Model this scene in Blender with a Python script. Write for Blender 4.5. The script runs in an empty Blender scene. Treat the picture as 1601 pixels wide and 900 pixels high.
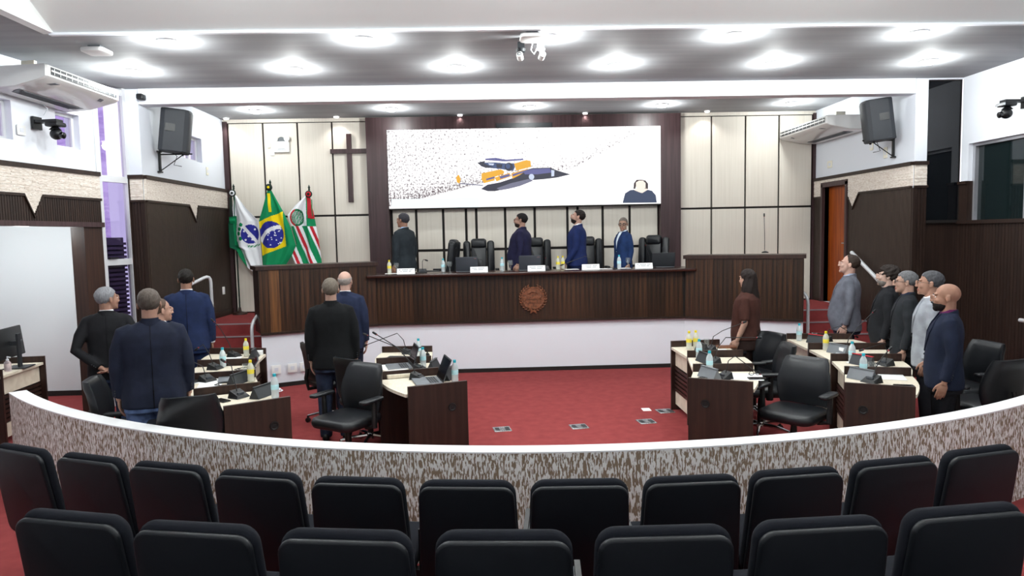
import bpy, math, random
import numpy as np
from mathutils import Matrix, Vector
from math import sin, cos, pi, radians, atan2, hypot, exp

# ------------------------------------------------------------------ camera, world, exposure
S = bpy.context.scene
COL = S.collection
def _cam():
    p, y, r = radians(4.4), radians(-1.8), radians(1.18)
    fw = Vector((-sin(y)*cos(p), cos(y)*cos(p), -sin(p)))
    r0 = Vector((cos(y), sin(y), 0)); u0 = r0.cross(fw)
    rt = r0*cos(r) - u0*sin(r); up = u0*cos(r) + r0*sin(r)
    cd = bpy.data.cameras.new('camera'); cd.sensor_width = 36; cd.lens = 1067/1601*36
    cd.clip_start = .05; cd.clip_end = 200
    co = bpy.data.objects.new('camera', cd); COL.objects.link(co)
    m = Matrix((rt, up, -fw)).transposed().to_4x4(); m.translation = (0, 0, 2.1)
    co.matrix_world = m; S.camera = co
_cam()
W = bpy.data.worlds.new('sky'); S.world = W; W.use_nodes = True
bg = W.node_tree.nodes['Background']; bg.inputs[0].default_value = (.93, .9, 1, 1); bg.inputs[1].default_value = 1.6
S.view_settings.view_transform = 'Standard'; S.view_settings.look = 'None'
S.view_settings.gamma = 1; S.view_settings.exposure = 0.12
LAMP = 42.0          # watts of each ceiling lamp

# ------------------------------------------------------------------ helpers
random.seed(7)
def lin(h):
    h = h.lstrip('#'); c = [int(h[i:i+2], 16)/255 for i in (0, 2, 4)]
    return [x/12.92 if x <= .04045 else ((x+.055)/1.055)**2.4 for x in c]
MATS = {}
def mat(n, c, r=.5, m=0., c2=None, sc=(1, 1, 1), ns=1., ramp=(.4, .6), bump=0., rnd=0., emit=0., trans=0., spec=.5, coat=0., ior=1.45, det=3):
    M = bpy.data.materials.new(n); M.use_nodes = True; nt = M.node_tree; N = nt.nodes; L = nt.links
    b = N['Principled BSDF']; I = b.inputs
    c1 = lin(c); I['Base Color'].default_value = (*c1, 1); I['Roughness'].default_value = r; I['Metallic'].default_value = m
    I['Specular IOR Level'].default_value = spec; I['Transmission Weight'].default_value = trans; I['IOR'].default_value = ior
    I['Coat Weight'].default_value = coat
    if emit: I['Emission Color'].default_value = (*c1, 1); I['Emission Strength'].default_value = emit
    out = None
    if c2 or bump:
        tc = N.new('ShaderNodeTexCoord'); mp = N.new('ShaderNodeMapping'); mp.inputs['Scale'].default_value = sc
        nz = N.new('ShaderNodeTexNoise'); nz.inputs['Scale'].default_value = ns; nz.inputs['Detail'].default_value = det
        L.new(tc.outputs['Object'], mp.inputs[0]); L.new(mp.outputs[0], nz.inputs['Vector'])
        if c2:
            rp = N.new('ShaderNodeValToRGB'); e = rp.color_ramp.elements
            e[0].position, e[1].position = ramp; e[0].color = (*c1, 1); e[1].color = (*lin(c2), 1)
            L.new(nz.outputs[0], rp.inputs[0]); out = rp.outputs[0]
        if bump:
            bp = N.new('ShaderNodeBump'); bp.inputs['Strength'].default_value = bump; bp.inputs['Distance'].default_value = .01
            L.new(nz.outputs[0], bp.inputs['Height']); L.new(bp.outputs[0], I['Normal'])
    if rnd:
        oi = N.new('ShaderNodeObjectInfo'); hs = N.new('ShaderNodeHueSaturation'); mr = N.new('ShaderNodeMapRange')
        mr.inputs['To Min'].default_value = 1-rnd; mr.inputs['To Max'].default_value = 1+rnd
        L.new(oi.outputs['Random'], mr.inputs[0]); L.new(mr.outputs[0], hs.inputs['Value'])
        if out: L.new(out, hs.inputs['Color'])
        else: hs.inputs['Color'].default_value = (*c1, 1)
        out = hs.outputs[0]
    if out: L.new(out, I['Base Color'])
    if emit and out: L.new(out, I['Emission Color'])
    MATS[n] = M; return M
def glassmat(n, c, tr, r=.02):            # thin pane: tinted see-through plus mirror reflection
    M = bpy.data.materials.new(n); M.use_nodes = True; nt = M.node_tree; N = nt.nodes; L = nt.links
    N.remove(N['Principled BSDF'])
    t = N.new('ShaderNodeBsdfTransparent'); t.inputs[0].default_value = (*[x*tr for x in lin(c)], 1)
    g = N.new('ShaderNodeBsdfGlossy'); g.inputs['Roughness'].default_value = r
    lw = N.new('ShaderNodeLayerWeight'); f = N.new('ShaderNodeMath'); f.operation = 'POWER'; f.inputs[1].default_value = 4
    mx = N.new('ShaderNodeMixShader'); f2_ = N.new('ShaderNodeMath'); f2_.operation = 'MULTIPLY_ADD'; f2_.inputs[1].default_value = .45; f2_.inputs[2].default_value = .04
    L.new(lw.outputs['Facing'], f.inputs[0]); L.new(f.outputs[0], f2_.inputs[0]); L.new(f2_.outputs[0], mx.inputs[0]); L.new(t.outputs[0], mx.inputs[1]); L.new(g.outputs[0], mx.inputs[2])
    L.new(mx.outputs[0], N['Material Output'].inputs[0]); MATS[n] = M; return M

class B:
    """mesh buffer"""
    def __init__(s): s.v = []; s.f = []; s.m = []
    def add(s, vs, fs, mi=0):
        o = len(s.v); s.v += [tuple(p) for p in vs]; s.f += [tuple(i+o for i in f) for f in fs]; s.m += [mi]*len(fs); return s
    def join(s, b, mi=None):
        o = len(s.v); s.v += b.v; s.f += [tuple(i+o for i in f) for f in b.f]; s.m += (b.m if mi is None else [mi]*len(b.f)); return s
    def xf(s, M): s.v = [tuple(M @ Vector(p)) for p in s.v]; return s
    def box(s, x0, x1, y0, y1, z0, z1, mi=0):
        return s.add([(x, y, z) for z in (z0, z1) for y in (y0, y1) for x in (x0, x1)],
                     [(0, 2, 3, 1), (4, 5, 7, 6), (0, 1, 5, 4), (2, 6, 7, 3), (0, 4, 6, 2), (1, 3, 7, 5)], mi)
    def prism(s, poly, z0, z1, mi=0):
        n = len(poly); a = sum(poly[i][0]*poly[(i+1) % n][1]-poly[(i+1) % n][0]*poly[i][1] for i in range(n))
        if a < 0: poly = poly[::-1]
        return s.add([(x, y, z0) for x, y in poly]+[(x, y, z1) for x, y in poly],
                     [tuple(range(n))[::-1], tuple(range(n, 2*n))]+[(i, (i+1) % n, n+(i+1) % n, n+i) for i in range(n)], mi)
    def loft(s, rings, cap=True, mi=0, closed=True):
        n = len(rings[0]); vs = [p for r in rings for p in r]; fs = []
        for k in range(len(rings)-1):
            for i in range(n if closed else n-1):
                j = (i+1) % n; fs.append((k*n+i, k*n+j, (k+1)*n+j, (k+1)*n+i))
        if cap: fs += [tuple(range(n))[::-1], tuple(range((len(rings)-1)*n, len(rings)*n))]
        return s.add(vs, fs, mi)
    def tube(s, pts, r, n=8, mi=0, rnd=False):
        pts = [Vector(p) for p in pts]; rs = r if isinstance(r, (list, tuple)) else [r]*len(pts)
        if rnd:                                   # hemispherical ends
            d0 = (pts[0]-pts[1]).normalized(); d1 = (pts[-1]-pts[-2]).normalized(); a, b = rs[0], rs[-1]
            pts = [pts[0]+d0*a*.95, pts[0]+d0*a*.6]+pts+[pts[-1]+d1*b*.6, pts[-1]+d1*b*.95]; rs = [a*.3, a*.8]+list(rs)+[b*.8, b*.3]
        rings = []; u = None
        for i, p in enumerate(pts):
            d = (pts[min(i+1, len(pts)-1)]-pts[max(i-1, 0)]).normalized()
            if u is None: u = d.orthogonal().normalized()
            else: u = (u-d*u.dot(d)).normalized()
            w = d.cross(u); rings.append([p+(u*cos(2*pi*k/n)+w*sin(2*pi*k/n))*rs[i] for k in range(n)])
        return s.loft(rings, True, mi)
    def ell(s, c, r, n=14, mi=0, M=None):
        m = max(6, n//2+1); vs = []; fs = []
        if not isinstance(r, (tuple, list)): r = (r, r, r)
        for j in range(1, m):
            t = pi*j/m
            vs += [(r[0]*sin(t)*cos(2*pi*i/n), r[1]*sin(t)*sin(2*pi*i/n), r[2]*cos(t)) for i in range(n)]
        vs += [(0, 0, r[2]), (0, 0, -r[2])]; T = len(vs)-2
        for j in range(m-2):
            for i in range(n): k = (i+1) % n; fs.append((j*n+i, (j+1)*n+i, (j+1)*n+k, j*n+k))
        for i in range(n): k = (i+1) % n; fs += [(T, i, k), (T+1, (m-2)*n+k, (m-2)*n+i)]
        c = Vector(c); vs = [(M @ Vector(p) if M else Vector(p))+c for p in vs]
        return s.add(vs, fs, mi)
    def lathe(s, prof, n=14, c=(0, 0, 0), mi=0):
        return s.loft([[(c[0]+r*cos(2*pi*i/n), c[1]+r*sin(2*pi*i/n), c[2]+z) for i in range(n)] for r, z in prof], True, mi)
    def slab(s, w, h, t, r, bev=.006, top=None, mi=0, seg=4):
        """rounded rectangle in XZ (z 0..h), y 0..t, bevelled"""
        top = w if top is None else top
        def out(i):
            P = []
            for cx, cz, a0 in ((1, 1, 0), (-1, 1, 90), (-1, 0, 180), (1, 0, 270)):
                for k in range(seg+1):
                    a = radians(a0+90*k/seg); z = (h-r if cz else r)+(r-i)*sin(a)
                    ww = w+(top-w)*z/h; P.append((cx*(ww/2-r)+(r-i)*cos(a), z))
            return P
        R = [[(x, y, z) for x, z in out(i)] for i, y in ((bev, 0), (bev*.3, bev*.3), (0, bev), (0, t-bev), (bev*.3, t-bev*.3), (bev, t))]
        return s.loft(R[::-1], True, mi)
    def kill(s, fn):
        V = s.v; k = [i for i, f in enumerate(s.f) if not fn(*[sum(V[j][a] for j in f)/len(f) for a in range(3)])]
        s.f = [s.f[i] for i in k]; s.m = [s.m[i] for i in k]; return s
    def mesh(s, name, mats, smooth=35):
        me = bpy.data.meshes.new(name); me.from_pydata(s.v, [], s.f)
        for m in (mats if isinstance(mats, (list, tuple)) else [mats]): me.materials.append(MATS[m])
        me.polygons.foreach_set('material_index', s.m)
        if smooth:
            me.polygons.foreach_set('use_smooth', [True]*len(s.f)); me.set_sharp_from_angle(angle=radians(smooth))
        me.update(); return me
    def obj(s, name, mats, parent=None, smooth=35, loc=None):
        return link(name, s.mesh(name, mats, smooth), parent, loc)
def link(name, me, parent=None, loc=None, rz=0):
    o = bpy.data.objects.new(name, me); COL.objects.link(o); o.parent = parent
    if loc: o.location = loc
    if rz: o.rotation_euler.z = rz
    return o
def remesh(b, vox, it=2):
    me = bpy.data.meshes.new('t'); me.from_pydata(b.v, [], b.f)
    o = bpy.data.objects.new('t', me); COL.objects.link(o)
    m = o.modifiers.new('r', 'REMESH'); m.mode = 'VOXEL'; m.voxel_size = vox
    if it: k = o.modifiers.new('s', 'SMOOTH'); k.factor = .5; k.iterations = it
    dg = bpy.context.evaluated_depsgraph_get(); e = o.evaluated_get(dg); q = e.to_mesh()
    r = B(); r.v = [tuple(v.co) for v in q.vertices]; r.f = [tuple(p.vertices) for p in q.polygons]; r.m = [0]*len(r.f)
    e.to_mesh_clear(); bpy.data.objects.remove(o); bpy.data.meshes.remove(me); return r
def tag(o, label, cat, group=None):
    o['label'] = label; o['category'] = cat
    if group: o['group'] = group
    return o
def thing(name, label, cat, loc=(0, 0, 0), rz=0, group=None):
    o = bpy.data.objects.new(name, None); COL.objects.link(o); o.location = loc; o.rotation_euler = (0, 0, rz); o.empty_display_size = .1
    return tag(o, label, cat, group)
def struct(o): o['kind'] = 'structure'; return o
def stuff(o): o['kind'] = 'stuff'; return o
def dup(root, label, loc, rz=0, group=None):
    r = root.copy(); COL.objects.link(r); r.location = loc; r.rotation_euler = (0, 0, rz); r['label'] = label
    if group: r['group'] = group
    for ch in list(root.children):
        c = ch.copy(); COL.objects.link(c); c.parent = r
        for g in list(ch.children):
            d = g.copy(); COL.objects.link(d); d.parent = c
    return r
class Fr:
    """wall frame: t along the wall from p0 to p1, o = offset towards the room"""
    def __init__(s, p0, p1, inward):
        s.p = Vector((*p0, 0)); d = Vector((p1[0]-p0[0], p1[1]-p0[1], 0)); s.L = d.length; s.d = d/s.L
        n = Vector((-s.d.y, s.d.x, 0)); s.n = n if n.dot(Vector((*inward, 0))) > 0 else -n
    def at(s, t, o, z): return s.p+s.d*t+s.n*o+Vector((0, 0, z))
    def box(s, b, t0, t1, z0, z1, o0, o1, mi=0): return s.poly(b, [(t0, z0), (t1, z0), (t1, z1), (t0, z1)], o0, o1, mi)
    def poly(s, b, tz, o0, o1, mi=0):
        n = len(tz); vs = [s.at(t, o0, z) for t, z in tz]+[s.at(t, o1, z) for t, z in tz]
        fs = [tuple(range(n))[::-1], tuple(range(n, 2*n))]+[(i, (i+1) % n, n+(i+1) % n, n+i) for i in range(n)]
        if s.n.dot(s.d.cross(Vector((0, 0, 1)))) < 0: fs = [f[::-1] for f in fs]
        return b.add(vs, fs, mi)

# ------------------------------------------------------------------ materials
mat('carpet', '823839', .95, c2='8d4040', ns=9, ramp=(.3, .7), spec=.1, det=8)
mat('wood', '2a1c18', .42, c2='3d2921', sc=(30, 30, 1.2), ns=1.4, ramp=(.3, .7), bump=.05, spec=.4)
mat('plank', '18100b', .38, c2='4a2e1a', sc=(40, 40, .5), ns=1.8, ramp=(.38, .74), rnd=.35, spec=.4)
mat('woodtop', '2b1713', .22, c2='3d2019', sc=(1, 20, 20), ns=1.2, spec=.5)
mat('panelwood', '33261f', .45, c2='2b201b', sc=(40, 40, 1.5), ns=1.2, bump=.06, spec=.4)
mat('paneldark', '231814', .45, c2='2e201a', sc=(40, 40, 1.5), ns=1.2, bump=.06, spec=.35)
mat('framewood', '39292a', .38, c2='453234', sc=(26, 26, .9), ns=1.3, spec=.4)
mat('doorwood', '9a4a17', .4, c2='7d3510', sc=(18, 18, .8), ns=1.5, spec=.4)
mat('cream', 'e5ded2', .5, c2='d9d1c4', sc=(55, 55, .7), ns=1.3, ramp=(.3, .7), spec=.3)
mat('deskcream', 'e3d9c6', .45, c2='d8cdb9', sc=(60, 12, 12), ns=1, spec=.35)
mat('deskdark', '281915', .4, c2='35221b', sc=(28, 28, 1.2), ns=1.2, spec=.4)
mat('gap', '17110f', .7)
mat('white', 'e6e9f0', .6); mat('white2', 'd9dde5', .55); mat('screenwhite', 'd5d9db', .6)
mat('ceiling', '999a9d', .75, c2='929396', sc=(.5, 6, 1), ns=1, spec=.12); mat('tiercarpet', '2a2426', .95, spec=.1); mat('ceilingwhite', 'e9ebea', .5)
mat('stone', 'e4dcd3', .8, c2='c3b4a6', sc=(14, 14, 60), ns=1.6, ramp=(.35, .7), bump=.4, rnd=0)
mat('parapet', '8a7763', .85, c2='eceae6', sc=(62, 62, 15), ns=1.5, ramp=(.475, .515), bump=.5, det=4)
mat('parapettop', 'efeff0', .5)
mat('alu', 'b3b3b8', .35, m=.6); mat('aluwhite', 'cfd0d3', .4, m=.2); mat('steel', 'c9ccd0', .22, m=.9); mat('chrome', 'd8d8da', .12, m=1)
mat('black', '0e0f11', .45); mat('blackgloss', '0b0c0e', .15); mat('leather', '14161a', .36, bump=.05, ns=160, spec=.5)
mat('plasticback', '0d1015', .45, bump=.04, ns=320, spec=.35); mat('fabricblack', '12141b', .9, bump=.15, ns=400, spec=.2)
mat('armgrey', '5d6165', .55); mat('darkgrey', '26292d', .5); mat('grey', '6b6f74', .5); mat('greylid', '44484f', .4, m=.3)
mat('speaker', '2d3035', .6, bump=.1, ns=300)
mat('lamp', 'ffffff', .3, emit=9.); mat('lampring', 'e4e4e6', .3, m=.4)
mat('plastic', 'e8e8e6', .4); mat('plasticgloss', 'dededd', .12); mat('ivory', 'e4dfce', .5)
mat('paper', 'f2f2f2', .7); mat('print', '8f9196', .8)
mat('yellow', 'e8d21a', .4); mat('capblue', '28a7b8', .4); mat('labelblue', 'b5dfe6', .5); mat('labelyellow', 'ecd84a', .5)
mat('water', 'eef5f7', .12, trans=.5, ior=1.12); mat('juice', 'efefe2', .15, trans=.45, ior=1.12); mat('plankhoney', '6b4522', .4, c2='4d2f18', sc=(30, 30, .7), ns=1.5); mat('clear', 'f4f8f8', .03, trans=.95, ior=1.4); 
mat('bronze', '5b3522', .38, c2='7d4c32', ns=30, spec=.5)
mat('teal', '16323a', .12); mat('darkglass', '0b0d11', .04, c2=None, spec=.6); mat('tealglass', '141d1e', .05, spec=.5)
mat('lavender', 'b9a6d6', .8); mat('lavwall', 'bba8d8', .8, c2='a893c9', sc=(2, 2, 9), ns=2); mat('louver', '3a2f45', .6)
glassmat('pane', 'f4f0fa', .95)
mat('redtape', 'b02a2a', .6); mat('greentape', '1f6b3f', .6); mat('red', 'c02030', .5)
mat('silver', 'c4c6c8', .25, m=.8)
mat('eyewhite', 'e6e2de', .3); mat('iris', '20160f', .2); mat('lip', '9a5c50', .5)
mat('screenblue', '31456b', .2, emit=.5); mat('sanit', 'e9d9dc', .08, trans=.7)

# ------------------------------------------------------------------ the setting
PZ, YW, ZC = .83, 12.2, 4.12          # platform height, back wall, ceiling
b = B().box(-7.6, 6.9, -2, 12.5, -.1, 0); struct(b.obj('floor', 'carpet', smooth=0))
# stage platform with its white riser and stairs
base = [(-3.25, 9.67), (-1.725, 10.45), (3.0, 10.45), (4.53, 9.72)]
pl = base+[(4.53, 10.58), (5.86, 10.58), (5.86, 12.2), (-4.58, 12.2), (-4.58, 10.58), (-3.25, 10.58)]
plat = struct(B().prism(pl, 0, PZ-.012).obj('trim_1', 'white', smooth=0))
B().prism(pl, PZ-.012, PZ).obj('carpet_top', 'carpet', plat, 0)
def strip(p, q, z0, z1, th, out=.0):      # thin box along p-q, on the audience side
    d = Vector((q[0]-p[0], q[1]-p[1], 0)).normalized(); n = Vector((d.y, -d.x, 0)); bb = B()
    a, c = Vector((*p, 0))+n*out, Vector((*q, 0))+n*out
    return bb.prism([(v.x, v.y) for v in (a, c, c+n*th, a+n*th)], z0, z1)
for p, q in zip(base, base[1:]): struct(strip(p, q, 0, .06, .015, .002).obj('baseboard_stage', 'gap', smooth=0))
for side, (xa, xb) in enumerate(((-4.58, -3.25), (4.53, 5.86))):
    struct(B().box(xa+.002, xb-.002, 10.562, 10.58, 0, PZ-.013).obj('trim_2', 'carpet', smooth=0))
    for k in range(4):
        z = PZ-.166*(k+1); y1 = 10.58-.22*k
        st = struct(B().box(xa+.002, xb-.002, y1-.22, y1-.001, 0, z).obj('trim_2', 'carpet', smooth=0))
    for k in range(5):
        z = PZ-.166*k; y1 = 10.58-.22*k
        if z > .1: struct(B().box(xa+.01, xb-.01, y1-.012, y1+.022, z-.012, z+.004).obj('trim_3', 'alu', smooth=0))
# audience tiers (behind the seats)
struct(B().box(-7, 6.6, -1.9, 2.45, .0, .17).obj('floor', 'tiercarpet', smooth=0))
struct(B().box(-7, 6.6, -1.9, 1.3, .17, .34).obj('floor', 'tiercarpet', smooth=0))
# curved low wall in front of the audience, with a white cap
CX, CY = .72, 11.4
def arc(r, a0, a1, n): return [(CX+r*sin(radians(a0+(a1-a0)*i/n)), CY-r*cos(radians(a0+(a1-a0)*i/n))) for i in range(n+1)]
o_, i_ = arc(7.225, -46.2, 53, 90), arc(7.095, -46.2, 53, 90)
bb = B()
bb.loft([[(x, y, 0) for x, y in o_]+[(x, y, 0) for x, y in i_[::-1]], [(x, y, .732) for x, y in o_]+[(x, y, .732) for x, y in i_[::-1]]], True)
par = struct(bb.obj('wall_front', 'parapet', smooth=30))
o_, i_ = arc(7.227, -46.21, 53, 90), arc(7.09, -46.21, 53, 90)
bb = B().loft([[(x, y, .732) for x, y in o_]+[(x, y, .732) for x, y in i_[::-1]], [(x, y, .742) for x, y in o_]+[(x, y, .742) for x, y in i_[::-1]]], True)
bb.obj('cap', 'parapettop', par, 30)['label'] = 'smooth white cap on the curved wall'
# back wall
wb = struct(B().box(-4.75, 6.05, YW, YW+.15, 0, 4.4).obj('wall_back', 'gap', smooth=0))
pm = {}
def panel(x0, x1, z0, z1, y=YW, m='cream'):
    k = (round(x1-x0, 3), round(z1-z0, 3))
    if k not in pm:
        w, h = k; pm[k] = B().slab(w, h, .03, .004, .003, seg=1).xf(Matrix.Translation((0, -.015, 0))).mesh('panel', m, 0)
    return link('panel', pm[k], wb, ((x0+x1)/2, y-.015, z0))
for xs in ([-4.495, -3.895, -3.30, -2.705, -2.10], [3.395, 3.985, 4.595, 5.20, 5.805]):
    for a, c in zip(xs, xs[1:]):
        panel(a+.015, c-.015, 2.53, 4.125); panel(a+.015, c-.015, PZ+.02, 2.495)
xs = [-1.72, -1.285, -.81, -.406, -.225, .287, .812, 1.395, 1.579, 2.026, 2.51, 3.03]
for a, c in zip(xs, xs[1:]):
    panel(a+.022, c-.022, 1.885, 2.66); panel(a+.022, c-.022, PZ+.02, 1.84)
B().box(-4.58, 5.86, YW-.03, YW, 4.14, 4.25).obj('cornice', 'cream', wb, 0)
fr = B()
fr.box(-2.09, -1.735, YW-.2, YW, PZ, 4.17); fr.box(3.03, 3.385, YW-.2, YW, PZ, 4.17); fr.box(-1.735, 3.03, YW-.2, YW, 3.955, 4.17)
struct(fr.obj('trim_4', 'framewood', smooth=0))
for xa, xb in ((-4.58, -4.50), (5.81, 5.86)):
    struct(B().box(xa, xb, YW-.06, YW, PZ, 4.16).obj('trim_5', 'framewood', smooth=0))

def slats(F, t0, t1, zb, top, holes=(), w=.034, m='panelwood', parent=None):
    bb = B(); n = int(round((t1-t0)/w)); w = (t1-t0)/n
    for i in range(n):
        a, c = t0+i*w+.003, t0+(i+1)*w-.003; mid = (a+c)/2
        if any(h0 < mid < h1 for h0, h1 in holes): continue
        bb2 = [(a, zb), (c, zb), (c, top(c)), (a, top(a))]; F.poly(bb, bb2, .012, .026)
    q = t0
    for h0, h1 in list(holes)+[(t1, t1)]:
        if h0 > q: F.box(bb, q, h0, zb, min(top(t0), top(t1))-.3, 0, .012)
        q = h1
    return stuff(bb.obj('slats', m, parent, 0))
def strips(F, t0, t1, bot, ztop, holes=(), parent=None):
    """stacked stone: thin strips of uneven length and depth"""
    bb = B(); z = 2.40
    while z < ztop-.005:
        h = random.uniform(.010, .016); z1 = min(z+h, ztop); t = t0
        while t < t1-.001:
            l = random.uniform(.06, .3); c = min(t+l, t1)
            n = max(1, int((c-t)/.03)) if z < 2.68 or holes else 1; dpt = random.uniform(.027, .033)
            for k in range(n):
                a, e = t+(c-t)*k/n, t+(c-t)*(k+1)/n; m = (a+e)/2
                if z1 > bot(m)+.004 and not any(h0 < m < h1 and z < hz for h0, h1, hz in holes):
                    F.box(bb, a, e, max(z, bot(m)), z1-.0006, 0, dpt)
            t = c
        z = z1
    return stuff(bb.obj('stone_strips', 'stone', parent, 0))
def notch(t, a, tip, c, z=2.67, zt=2.43):
    if a < t < tip: return z-(z-zt)*(t-a)/(tip-a)
    if tip <= t < c: return z-(z-zt)*(c-t)/(c-tip)
    return z
def caprail(F, t0, t1, fn, n, m='paneldark', parent=None):
    bb = B(); ts = sorted(set([t0, t1]+[t for t in n if t0 < t < t1]))
    for a, c in zip(ts, ts[1:]):
        F.poly(bb, [(a, fn(a+1e-4)-.03), (c, fn(c-1e-4)-.03), (c, fn(c-1e-4)), (a, fn(a+1e-4))], .012, .045)
    return bb.obj('cap_rail', m, parent, 0)
# left far wall with a small window
F = Fr((-4.58, 9.31), (-4.58, 12.2), (1, 0)); bb = B()
for t0, t1, z0, z1 in ((0, 2.9, 0, 3.36), (0, 2.9, 3.74, 4.4), (0, 1.27, 3.36, 3.74), (1.93, 2.9, 3.36, 3.74)): F.box(bb, t0, t1, z0, z1, -.18, 0)
wl = struct(bb.obj('wall_left', 'white2', smooth=0))
nf = lambda t: notch(t, 1.28, 1.50, 1.60)
slats(F, 0, 2.84, 0, nf, parent=wl); caprail(F, 0, 2.84, nf, (1.28, 1.50, 1.60), parent=wl); strips(F, 0, 2.84, nf, 2.95, parent=wl)
F.box(b := B(), 0, 2.84, 2.95, 3.0, 0, .05); b.obj('cap_rail', 'paneldark', wl, 0)
F.box(b := B(), .02, 2.84, PZ, PZ+.1, .026, .04); b.obj('skirting', 'paneldark', wl, 0)
def window(F, t0, t1, z0, z1, name, o=-.12, bars=(), m='aluwhite', pm_='pane', fw=.035):
    bb = B()
    F.box(bb, t0, t1, z0, z0+fw, o, o+.04); F.box(bb, t0, t1, z1-fw, z1, o, o+.04)
    F.box(bb, t0, t0+fw, z0+fw, z1-fw, o, o+.04); F.box(bb, t1-fw, t1, z0+fw, z1-fw, o, o+.04)
    for t in bars: F.box(bb, t-fw/2, t+fw/2, z0+fw, z1-fw, o, o+.04)
    w = struct(bb.obj(name, m, smooth=0))
    F.box(b2 := B(), t0+fw-.005, t1-fw+.005, z0+fw-.005, z1-fw+.005, o+.016, o+.022); b2.obj('pane', pm_, w, 0); return w
window(F, 1.27, 1.93, 3.36, 3.74, 'window_1', bars=(1.62,))
# left pier
P = Fr((-4.76, 9.3), (-4.58, 9.3), (0, -1))
P.box(bb := B(), 0, .18, 0, 4.115, -.008, .008); pier = struct(bb.obj('wall_left', 'white2', smooth=0))
slats(P, .02, .18, 0, lambda t: 2.67, m='paneldark', parent=pier, w=.04); strips(P, .02, .18, lambda t: 2.67, 2.95, parent=pier)
b = B(); P.box(b, 0, .20, 2.95, 3.0, 0, .05); P.box(b, 0, .02, 0, 3.0, 0, .045); P.box(b, .02, .2, 2.64, 2.67, .012, .045); P.box(b, .165, .2, 0, 2.64, -.012, .03); b.obj('cap_rail', 'paneldark', pier, 0)
# left near wall: white above, stone band, wood header over an opening
NL = Fr((-4.92, 8.85), (-6.48, -1.0), (1, 0)); L1 = NL.L; sc = 1/math.cos(math.atan(.1586))
ty = lambda y: (8.85-y)*sc
bb = B(); w1, w2 = (ty(8.605), ty(8.239)), (ty(7.64), ty(7.05))
NL.box(bb, 0, L1, 2.35, 3.24, -.2, 0); NL.box(bb, 0, L1, 3.66, 4.4, -.2, 0)
for a, c in ((0, w1[0]), (w1[1], w2[0]), (w2[1], L1)): NL.box(bb, a, c, 3.24, 3.66, -.2, 0)
NL.box(bb, ty(5.4), L1, 0, 2.35, -.2, 0)
wn = struct(bb.obj('wall_left', 'white', smooth=0))
nf2 = lambda t: notch(t, ty(7.94), ty(7.81), ty(7.69))
slats(NL, 0, ty(5.4), 2.36, nf2, parent=wn, m='paneldark'); caprail(NL, 0, ty(5.4), nf2, (ty(7.94), ty(7.81), ty(7.69)), parent=wn)
strips(NL, 0, ty(6.2), nf2, 2.95, parent=wn)
NL.box(b := B(), 0, ty(5.4), 2.95, 3.0, 0, .05); b.obj('cap_rail', 'paneldark', wn, 0)
NL.box(b := B(), 0, ty(5.4), 2.31, 2.37, -.05, .06); b.obj('header_rail', 'framewood', wn, 0)
NL.box(b := B(), 0, ty(8.54), 0, 2.31, -.16, .02); struct(b.obj('trim_6', 'wood', smooth=0))
window(NL, *w1, 3.24, 3.66, 'window_2'); window(NL, *w2, 3.24, 3.66, 'window_3')
# the space behind the opening
struct(B().box(-7.4, -5.6, 9.6, 9.72, .02, 2.4).obj('wall_back', 'screenwhite', smooth=0))
struct(B().prism([(-4.99, 8.86), (-5.6, 9.6), (-5.66, 9.72), (-5.07, 8.93)], 0, 2.4).obj('wall_right', 'screenwhite', smooth=0))
struct(B().box(-7.5, -7.4, 5.3, 9.72, 0, 2.4).obj('wall_left', 'screenwhite', smooth=0))
struct(B().prism([(-7.5, 5.3), (-5.6, 5.3), (-5.0, 8.86), (-5.66, 9.72), (-7.5, 9.72)], 2.4, 2.5).obj('ceiling', 'white', smooth=0))
struct(B().box(-7.4, -5.6, 9.58, 9.6, 0, .07).obj('baseboard_back', 'gap', smooth=0))
struct(B().box(-7.4, -5.5, 5.2, 5.3, 0, 2.5).obj('wall_front', 'screenwhite', smooth=0))
# tall glazing between near wall and pier
G = Fr((-4.92, 8.85), (-4.76, 9.3), (1, -.4)); gl = G.L; bb = B()
for t0, t1 in ((-.02, .05), (gl-.05, gl+.01)): G.box(bb, t0, t1, 0, 4.12, -.06, .02)
for z in (.03, 1.86, 2.93, 4.06): G.box(bb, .05, gl-.05, z-.04, z+.04, -.05, .015)
wg = struct(bb.obj('window_4', 'aluwhite', smooth=0))
for z0, z1 in ((.07, 1.82), (1.90, 2.89), (2.97, 4.02)):
    G.box(b := B(), .05, gl-.05, z0, z1, -.03, -.024); b.obj('pane', 'pane', wg, 0)
G.box(b := B(), .07, .19, 1.905, 1.925, .015, .05); b.obj('latch', 'black', wg, 0)
lv = thing('louver_shutter', 'dark louvered shutter outside the lower panes of the tall left window', 'shutter', (0, 0, 0))
b = B(); G.box(b, .02, .46, .0, 2.18, -.16, -.145); b.obj('backing', 'louver', lv, 0)
ls = None
for k in range(36):
    b = B(); z = .05+k*.058; G.poly(b, [(.14, z), (.45, z), (.45, z+.034), (.14, z+.034)], -.145, -.09)
    b.obj('slat', 'louver', lv, 0)
tag(B().box(-14, -7.10, 13, 13.1, 0, 9).obj('building', 'lavwall', smooth=0), 'lavender neighbouring building seen through the tall left window', 'building')
tag(B().box(-13, -6.0, 16.5, 17, 0, 3.6).obj('building', 'white2', smooth=0), 'pale low building further away behind the lavender one', 'building')
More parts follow.
